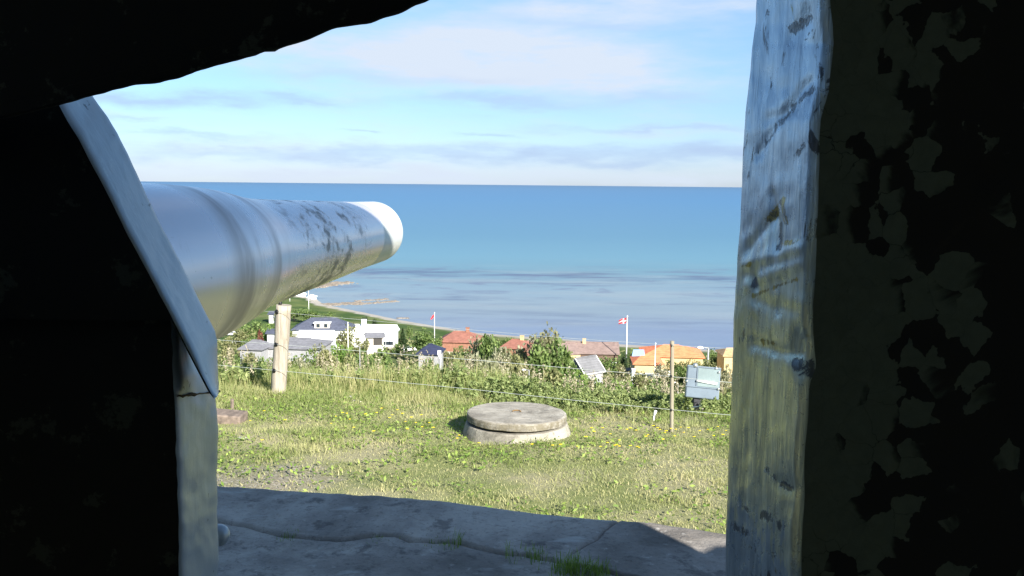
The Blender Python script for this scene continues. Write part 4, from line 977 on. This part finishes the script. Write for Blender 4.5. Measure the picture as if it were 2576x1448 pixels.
# low scrub covering the slope between the fence and the first houses (uncountable)
n = 60000; y = np.exp(rng.uniform(math.log(16), math.log(310), n)); x = rng.uniform(-.36, .30, n) * y
k = (rng.random(n) < np.clip(fbm(x, y, .09, 91) * 2.6 - .75, 0, 1)) & (y < shore(x) - 26)
x, y = x[k], y[k]; s = np.clip(y * .0042, .05, .55)
z = terr(x, y) + rng.random(len(x)) ** 1.5 * np.clip(2.2 * fbm(x, y, .15, 92), .3, 2) * np.clip((y - 15) * .025, .04, 1)
V, Fq = leaves(x, y, z, s * .8, .3, 1.3)
tag(mesh('slope_scrub', V, Fq, M_LEAF['olive'], tint=np.clip(fbm(x, y, .2, 93) * .8 + rng.normal(0, .2, len(x)), 0, 1)), 'low scrub and rough grass covering the slope between the fence and the houses', 'scrub', kind='stuff')

# ------------------------------------------------------------------ houses
def house(name, label, xl, xr, base_py, eave_py, ridge_py, D, roof, wall, kind='hip', yaw=0, parts=(), d=None, cat='house', over=.5, ridge_frac=.6, minwall=1.6):
    cx = (xl + xr) / 2
    if d is None: d = hit(cx, base_py).y
    mp_ = d / F; pe = at(cx, eave_py, d); ze = pe.z; x0 = pe.x; zb = tz(x0, d + D / 2) - .6
    L = (xr - xl) * mp_; hw = max(ze - zb, minwall); rh = max(.8, (eave_py - ridge_py) * mp_ - D / 2 * .17)
    e = empty(name, (x0, d + D / 2, zb), label, cat, rz=yaw)
    lx, ly = L / 2 - over, D / 2 - over
    b = MB(); v = [(-lx, -ly, 0), (lx, -ly, 0), (lx, ly, 0), (-lx, ly, 0), (-lx, -ly, hw), (lx, -ly, hw), (lx, ly, hw), (-lx, ly, hw)]
    f = [(0, 1, 5, 4), (1, 2, 6, 5), (2, 3, 7, 6), (3, 0, 4, 7)]; b.add(v, f)
    if kind == 'gable': b.add([(-lx, -ly, hw), (-lx, ly, hw), (-lx, 0, hw + rh * .93)], [(0, 2, 1)]); b.add([(lx, -ly, hw), (lx, ly, hw), (lx, 0, hw + rh * .93)], [(0, 1, 2)])
    b.build('wall', wall, e)
    X_, Y_ = L / 2, D / 2; rl = X_ if kind == 'gable' else max(X_ - Y_ * 1.0, X_ * (1 - ridge_frac))
    if kind == 'pyramid': rl = .05
    b = MB(); th = .18; zz = hw - .05
    for dz in (0, ):
        v = [(-X_, -Y_, zz), (X_, -Y_, zz), (X_, Y_, zz), (-X_, Y_, zz), (-rl, 0, zz + rh), (rl, 0, zz + rh)]
        lo_ = [(a, c_, q - th) for a, c_, q in v[:4]]
        b.add(v + lo_, [(0, 1, 5, 4), (2, 3, 4, 5), (1, 2, 5), (3, 0, 4), (0, 6, 7, 1), (1, 7, 8, 2), (2, 8, 9, 3), (3, 9, 6, 0), (6, 9, 8, 7)])
    ro = b.build('roof', roof, e)
    b = MB(); b.tube([(-rl, 0, zz + rh + .03), (rl, 0, zz + rh + .03)], .12, 6); b.build('ridge_cap', roof, ro)
    for p in parts:
        if p[0] == 'window':               # ('window', x frac, z0 frac, w, h)
            _, fx, fz, w_, h_ = p; wx = fx * lx; wz = fz * hw
            b = MB(); b.box(wx - w_ / 2 - .1, wx + w_ / 2 + .1, -ly - .06, -ly + .05, wz - .1, wz + h_ + .1); fr_ = b.build('window', M_TRIM, e)
            b = MB(); b.box(wx - w_ / 2, wx + w_ / 2, -ly - .075, -ly - .05, wz, wz + h_); b.build('pane', M_GLASS, fr_)
        elif p[0] == 'door':
            _, fx, w_, h_ = p; wx = fx * lx; b = MB(); b.box(wx - w_ / 2, wx + w_ / 2, -ly - .06, -ly + .05, hw - h_ - .3, hw - .3); b.build('door', M_DARKT, e)
        elif p[0] == 'chimney':            # fx, fy, w, h, mat
            _, fx, fy, w_, h_, m_ = p; cx_, cy_ = fx * X_, fy * Y_
            b = MB(); b.box(cx_ - w_ / 2, cx_ + w_ / 2, cy_ - w_ * .35, cy_ + w_ * .35, hw, zz + rh + h_); b.box(cx_ - w_ / 2 - .08, cx_ + w_ / 2 + .08, cy_ - w_ * .35 - .08, cy_ + w_ * .35 + .08, zz + rh + h_, zz + rh + h_ + .15); b.build('chimney', m_, ro)
        elif p[0] == 'barge':
            for sx_ in (-1, 1):
                b = MB(); b.tube([(sx_ * (X_ + .04), -Y_, zz - .05), (sx_ * (X_ + .04), 0, zz + rh)], .09, 4); b.tube([(sx_ * (X_ + .04), Y_, zz - .05), (sx_ * (X_ + .04), 0, zz + rh)], .09, 4); b.build('bargeboard', M_TRIM, ro)
            b = MB(); b.tube([(-X_, -Y_ - .05, zz - .05), (X_, -Y_ - .05, zz - .05)], .09, 4); b.build('eaves_board', M_TRIM, ro)
        elif p[0] == 'dormer':
            _, fx, w_, h_, m_ = p; cx_ = fx * X_; y0 = -Y_ * .85; y1 = -Y_ * .1; z0_ = zz + .3
            b = MB(); b.box(cx_ - w_ / 2, cx_ + w_ / 2, y0, y1, z0_, z0_ + h_); dm = b.build('dormer', m_, e)
            b = MB(); b.box(cx_ - w_ / 2 - .3, cx_ + w_ / 2 + .3, y0 - .3, y1, z0_ + h_, z0_ + h_ + .15); b.build('dormer_roof', M_TRIM, dm)
            for q in (-.25, .25):
                b = MB(); b.box(cx_ + q * w_ - .5, cx_ + q * w_ + .5, y0 - .04, y0 + .05, z0_ + .3, z0_ + h_ - .2); b.build('window', M_GLASS, dm)
    return e, d, L, hw, rh
def win(*fr): return [('window', f, .35, 1.2, 1.1) for f in fr]
house('slate_roof_house', 'large white house under dark slate hipped roof with dormer, right of thick post', 728, 884, 852, 829, 797, 10, R_SLATE, M_WHITE, 'hip', R(4),
      [('dormer', .0, 4.4, 1.5, M_CREAM)] + win(-.7, -.45, -.2, .05, .3, .55, .8), d=262)
house('white_annex', 'low white annex with flat pale roof before the slate roofed house', 748, 838, 856, 841, 836, 4, M_WROOF, M_WHITE, 'gable', R(3), win(-.8, -.5, -.1, .3, .7), d=250)
house('grey_roof_house', 'low house with broad grey tiled roof behind and beside the thick fence post', 668, 812, 890, 876, 848, 12, R_GREY, M_GREYW, 'hip', R(-5), win(-.7, -.4), d=205)
house('grey_wing_house', 'small cream house with grey roof left of the thick fence post', 600, 668, 893, 878, 854, 8, R_GREY, M_GREYW, 'hip', R(-8), win(-.6, .1, .6), d=202)
house('small_white_shed', 'small white shed with slate roof touching the left side of the fence post', 666, 692, 852, 838, 832, 5, R_SLATE, M_WHITE, 'gable', 0, [], d=246, cat='shed')
house('distant_white_cottage', 'tiny white cottage with dark roof seen between barrel and fence post', 672, 690, 800, 790, 786, 5, R_SLATE, M_WHITE, 'gable', 0, [], d=330, cat='cottage')
house('headland_bungalow', 'long low white bungalow on the headland, left one of the pair', 727, 765, 764, 758, 752, 7, M_WROOF, M_WHITE, 'gable', R(2), [], d=425, cat='bungalow')
house('headland_bungalow', 'short white bungalow on the tip of the headland, right one of the pair', 770, 792, 764, 758, 750, 7, M_WROOF, M_WHITE, 'hip', R(2), [], d=422, cat='bungalow')
house('long_white_house', 'long all white house with a white roof and square white chimney', 876, 996, 858, 838, 815, 9, M_WROOF, M_WHITE, 'gable', R(-3),
      [('chimney', -.42, -.2, 1.4, 1.6, M_WHITE)] + win(.35, .55, .75, .9) + [('door', -.2, 1.1, 2.0)], d=268)
house('grey_roof_garage', 'low garage with dark grey roof before the long white house', 913, 964, 860, 848, 838, 6, R_GREY, M_CREAM, 'gable', R(12), [('door', .3, 2.4, 2.0)], d=250, cat='garage')
house('red_roof_house', 'brick house under a broad red hipped roof by the beach', 1104, 1212, 874, 860, 832, 11, R_RED, M_BRICK, 'hip', R(-5), [('chimney', .3, 0, 1.0, 1.1, M_BRICK)] + win(-.6, -.3, -.1, .2), d=250)
house('red_roof_cottage', 'smaller house with reddish roof and yellow chimney between green trees', 1264, 1338, 890, 876, 852, 10, R_RED, M_BRICK, 'hip', R(-14), [('chimney', .35, 0, 1.0, 1.0, M_YELLOW)] + win(.5, .7), d=245)
house('rusty_roof_outhouse', 'brownish roofed outhouse half hidden behind the pale thin tree', 1326, 1372, 884, 872, 855, 9, R_BROWN, M_BRICK, 'gable', R(8), [], d=258, cat='outhouse')
house('navy_roof_hut', 'small hut under a navy blue hipped roof above the middle wire', 1049, 1112, 900, 890, 864, 7, R_NAVY, M_GREYW, 'hip', R(-6), [], d=178, cat='hut', ridge_frac=.8)
house('brown_roof_house', 'long house with plain brown roof and two chimneys, left of the flag', 1424, 1562, 900, 889, 859, 10, R_BROWN, M_BROWNW, 'gable', R(-2),
      [('chimney', -.30, -.1, .9, .9, M_YELLOW), ('chimney', -.68, -.5, .9, -.2, M_YELLOW)] + win(-.2, .1, .3, .6, .85), d=242)
house('brown_wing_house', 'brown roofed wing slanting down before the long brown roofed house', 1408, 1452, 908, 890, 862, 9, R_BROWN, M_YELLOW, 'gable', R(24), win(.4), d=232)
house('orange_roof_house', 'yellow house under a wide bright orange tiled roof behind the thin stake', 1618, 1780, 905, 897, 866, 13, R_ORANGE, M_YELLOW, 'hip', R(-5),
      [('chimney', .02, 0, .8, .3, M_BRICK)] + win(-.3, 0, .3, .6), d=226, ridge_frac=.75)
house('orange_roof_wing', 'low yellow building with bright orange hipped roof below the blue glazed lean-to', 1594, 1674, 932, 915, 895, 9, R_ORANGE, M_YELLOW, 'hip', R(-3), win(-.6, -.2, .2, .6) + [('door', .8, 1, 2)], d=202)
house('tan_roof_house', 'tan roofed house cut off by the painted edge at the right', 1818, 1880, 905, 895, 875, 9, R_REED, M_YELLOW, 'hip', 0, [], d=226)
house('grey_shed', 'weathered grey gabled shed with pale bargeboards above the bushes', 1440, 1512, 950, 938, 896, 4.6, R_SHED, M_GREYW, 'gable', R(38), [('barge',)], d=140, cat='shed', over=.3)
# blue glazed lean-to
p = at(1607, 893, 216); zb = tz(p.x, 216)
e = empty('glazed_lean_to', (p.x, 216, zb), 'small pale blue glazed lean-to roof at the left of the orange roof', 'lean-to')
hL = p.z - zb; b = MB(); b.add([(-1.8, -1.3, hL), (1.3, -1.3, hL), (1.6, 2.6, hL + .9), (-1.0, 2.6, hL + .9), (-1.8, -1.3, hL - .1), (1.3, -1.3, hL - .1), (1.6, 2.6, hL + .8), (-1.0, 2.6, hL + .8)], [(0, 1, 2, 3), (4, 7, 6, 5), (0, 4, 5, 1), (1, 5, 6, 2), (2, 6, 7, 3), (3, 7, 4, 0)]); b.build('glazed_roof', M_BLUEG, e)
b = MB(); b.box(-1.6, 1.2, -1.2, 2.4, 0, hL - .12); b.build('wall', M_YELLOW, e)
# road, gravel yard (laid on the terrain)
def patch(name, pts, m_, dz=.25):
    V = [hit(a, c_) for a, c_ in pts]; V = [(v.x, v.y, tz(v.x, v.y) + dz) for v in V]; o = mesh(name, V, [tuple(range(len(V)))], m_); return tag(o, kind='structure')
patch('road', [(1540, 927), (1600, 930), (1690, 937), (1760, 944), (1760, 956), (1690, 948), (1620, 945), (1540, 938)], M_ROAD, .5)
patch('gravel_yard', [(968, 862), (1005, 866), (1030, 872), (1040, 885), (1010, 893), (985, 888), (972, 876)], M_SAND, .5)
patch('driveway', [(1660, 905), (1730, 909), (1728, 925), (1690, 930), (1662, 924)], simple('grey paving', (.33, .32, .32), .9, .1, .6), .35)
# masts
def mast(px, top, base_py, wm, name, label, d, m_=M_WHITE, flag=None, ball=True):
    tp = at(px, top, d); zb = tz(tp.x, d); e = empty(name, (tp.x, d, zb), label, 'flagpole' if 'flag' in name else 'pole')
    h = tp.z - zb; b = MB(); b.tube([(0, 0, -.3), (0, 0, h * .5), (0, 0, h)], [wm, wm * .85, wm * .6], 8); b.build('pole', m_, e, True)
    if ball: b = MB(); b.lathe([(.001, h + wm * 2.4), (wm, h + wm * 2), (wm * 1.3, h + wm), (wm, h), (.001, h - .02)], 8); b.build('finial', m_, e, True)
    return e, h
e, h = mast(1578, 797, 873, .16, 'flagpole', 'white flagpole flying a red flag with white cross near the beach', 238)
mpf = 238 / F
V = []; Fc = []; mi = []; nu, nv_ = 24, 16
for i in range(nu + 1):
    for j in range(nv_ + 1):
        u_, v_ = i / nu, j / nv_
        x = -.15 - u_ * 2.05; z = h - .1 - v_ * 1.45 * (1 - .25 * u_) - u_ * .75 - .1 * math.sin(u_ * 7); y = .25 * math.sin(u_ * 6 + v_) + .1
        V.append((x, y, z))
for i in range(nu):
    for j in range(nv_):
        k = i * (nv_ + 1) + j; Fc.append((k, k + 1, k + nv_ + 2, k + nv_ + 1)); u_, v_ = (i + .5) / nu, (j + .5) / nv_
        mi.append(1 if (.32 < u_ < .46 or .42 < v_ < .60) else 0)
mesh('flag', V, Fc, [M_RED, M_FWHITE], e, mi, True)
e, h = mast(1093, 787, 826, .11, 'flagpole', 'thin white flagpole with a limp red pennant beside the beach, left of the red roof', 262)
b = MB(); b.add([(-.05, 0, h - .3), (-.7, .1, h - .9), (-1.2, .1, h - 1.9), (-.9, .05, h - 1.9), (-.05, 0, h - 1.1)], [(0, 1, 2, 3, 4)]); b.add([(-.05, .03, h - .3), (-.7, .13, h - .9), (-1.2, .13, h - 1.9), (-.9, .08, h - 1.9), (-.05, .03, h - 1.1)], [(4, 3, 2, 1, 0)]); b.build('pennant', M_RED, e)
mast(1649, 865, 938, .12, 'white_pole', 'bare white flagpole in front of the orange roofs', 185)
mast(1405, 874, 930, .13, 'grey_pole', 'grey wooden pole rising from the trees left of the brown wing', 130, simple('galvanised grey', (.50, .50, .48), .6, .1), ball=False)
mast(875, 812, 872, .10, 'pale_pole', 'tall pale pole at the left end of the long white house', 190, M_TRIM)
mast(776, 724, 772, .13, 'white_flagpole', 'bare thin white flagpole on the headland, right of the bungalows gap', 360)
mast(729, 748, 770, .11, 'white_flagpole', 'bare thin white flagpole left of the long headland bungalow', 400)
# street lamps
def lamp(px, top, d, label, s=1):
    tp = at(px, top, d); zb = tz(tp.x, d); e = empty('street_lamp', (tp.x, d, zb), label, 'street lamp', 'street lamps on the slope'); h = tp.z - zb
    b = MB(); b.tube([(0, 0, -.3), (0, 0, h)], [.09 * s, .06 * s], 8); b.tube([(0, 0, h), (-.5 * s, 0, h + .05)], .04 * s, 6); b.build('pole', M_GREYW, e, True)
    b = MB(); b.lathe([(.001, .13 * s), (.22 * s, .09 * s), (.28 * s, 0), (.2 * s, -.06 * s), (.001, -.08 * s)], 12); q = b.build('lamp_head', M_FIT_GLARE, e, True); q.location = (-.62 * s, 0, h + .02)
lamp(1331, 931, 62, 'small street lamp with a white head rising from the shrubs behind the well', .6)
lamp(1706, 962, 62, 'small street lamp with a white head just right of the thin stake', .5)
lamp(1782, 875, 196, 'street lamp with a large white disc head right of the orange roof', 3.0)
lamp(905, 872, 120, 'low lamp with a white head among bushes right of the pale pole', .8)
# pillars, panel, vehicles
def solid(name, px, top, bot, wpx, d, dep, m_, label, cat, cap=True):
    p0 = at(px, bot, d); p1 = at(px, top, d); wd = wpx * d / F; e = empty(name, (p0.x, d, p0.z), label, cat)
    b = MB(); b.box(-wd / 2, wd / 2, -dep / 2, dep / 2, min(0, tz(p0.x, d) - p0.z), p1.z - p0.z); bevel(b.build('shaft', m_, e), .03)
    if cap: b = MB(); b.box(-wd / 2 - .06, wd / 2 + .06, -dep / 2 - .06, dep / 2 + .06, p1.z - p0.z, p1.z - p0.z + .1); b.build('cap', m_, e)
solid('gate_pillar', 1593, 928, 942, 8, 172, .6, M_WHITE, 'white square gate pillar by the asphalt road, left of the stake', 'pillar')
solid('gate_pillar', 1682, 935, 950, 6, 165, .5, M_WHITE, 'white gate pillar just left of the thin stake', 'pillar')
p = at(1105, 895, 150); e = empty('white_sail_panel', (p.x, 150, tz(p.x, 150)), 'pointed white panel standing at the right of the navy roofed hut', 'panel')
zt = at(1105, 881, 150).z - tz(p.x, 150); zl = at(1108, 903, 150).z - tz(p.x, 150)
b = MB(); b.add([(-.27, -.04, zt), (.3, -.04, zt), (.3, -.04, zl), (.2, -.04, zl), (-.27, -.04, zt - .7), (-.27, .04, zt), (.3, .04, zt), (.3, .04, zl), (.2, .04, zl), (-.27, .04, zt - .7)], [(0, 4, 3, 2, 1), (5, 6, 7, 8, 9), (0, 1, 6, 5), (1, 2, 7, 6), (2, 3, 8, 7), (3, 4, 9, 8), (4, 0, 5, 9)]); b.build('panel', M_WHITE, e)
b = MB(); b.tube([(.25, 0, -.2), (.25, 0, zl)], .05, 8); b.build('post', M_TRIM, e)
def car(px, py, yaw, label, m_=M_CARW):
    h = hit(px, py); e = empty('parked_car', h + Vector((0, 0, .1)), label, 'car', rz=yaw)
    pf = [(-2.1, .35), (-2.1, .75), (-1.9, .9), (-1.2, .98), (-.6, 1.42), (.9, 1.45), (1.6, 1.0), (2.1, .85), (2.15, .35)]
    b = MB(); v = [(x, -.82 + (.12 if z > 1.2 else 0), z) for x, z in pf] + [(x, .82 - (.12 if z > 1.2 else 0), z) for x, z in pf]; n = len(pf)
    b.add(v, [tuple(range(n)), tuple(range(n, 2 * n))[::-1]] + [(i, i + n, (i + 1) % n + n, (i + 1) % n) for i in range(n)]); bevel(b.build('body', m_, e), .05)
    for s in (-1, 1):
        b = MB(); y = s * .76; b.add([(-1.0, y + s * .06, 1.0), (-.55, y, 1.36), (.8, y, 1.38), (1.35, y + s * .06, 1.0)], [(0, 1, 2, 3) if s > 0 else (3, 2, 1, 0)]); b.build('side_window', M_GLASS, e)
        for xx in (-1.35, 1.35):
            b = MB(); b.tube([(xx, s * .62, .33), (xx, s * .86, .33)], .33, 14); w__ = b.build('wheel', M_TYRE, e); b = MB(); b.tube([(xx, s * .86, .33), (xx, s * .875, .33)], .19, 12); b.build('rim', M_CHROME, w__)
car(598, 866, R(8), 'white car parked left of the grey roofs, below the red leaved bush')
car(1030, 884, R(20), 'white car parked beside the gravel yard, left of the navy roofed hut')
car(584, 845, R(-10), 'white car half hidden under the barrel near the left plate')
# hedge behind the orange roof and rocks of the reef
def rocks(name, pts, n, sz, label, spread=3.0):
    V = []; Fc = []
    P_ = resample([T(at_z(a, c_, 0)) for a, c_ in pts], n)
    for i, p in enumerate(P_):
        c_ = Vector(p) + Vector((rng.normal(0, spread), rng.normal(0, spread * 1.4), 0)); s_ = sz * rng.uniform(.4, 1.3); k = len(V); ico = [(math.cos(a) * r_, math.sin(a) * r_, z_) for r_, z_ in ((1, -.3), (.85, .3), (.35, .55)) for a in np.linspace(0, 2 * math.pi, 7)[:-1]]
        for q in ico: q = Vector(q) * s_; q *= 1 + .35 * noise.noise(q * .9 + c_); V.append(c_ + Vector((q.x * 1.6, q.y, q.z * .8)))
        for a in range(2):
            for c in range(6): Fc.append((k + a * 6 + c, k + a * 6 + (c + 1) % 6, k + a * 6 + 6 + (c + 1) % 6, k + a * 6 + 6 + c))
        Fc.append(tuple(k + 12 + c for c in range(6)))
    tag(mesh(name, V, Fc, M_ROCK), label, 'rocks', kind='stuff')
rocks('reef_rocks', [(798, 766), (830, 766), (870, 764), (905, 763)], 300, .75, 'brown rocks running out from the tip of the headland', 1.4)
rocks('reef_rocks', [(895, 758), (930, 755), (975, 752)], 90, .5, 'far thin line of brown rocks awash beyond the bay', .8)
rocks('reef_rocks', [(900, 765), (940, 762), (998, 757)], 170, .55, 'near line of brown rocks awash at the mouth of the bay', .9)
rocks('reef_rocks', [(790, 722), (820, 716), (845, 712), (872, 713)], 220, 1.1, 'distant brown rocks just under the barrel', 2.5)
b = MB()
for k, a in enumerate((0, .9, 1.9, 3.0)): b.lathe([(.001, .35), (.8, .3), (1.2, 0), (1.1, -.3)], 9, cx=a * 1.1, cy=.3 * (k % 2))
o = b.build('beach_boulders', M_ROCK); o.location = at_z(1000, 804, 0) + Vector((0, 4, 0)); tag(o, 'dark boulders awash off the beach above the white house', 'rocks', kind='stuff')
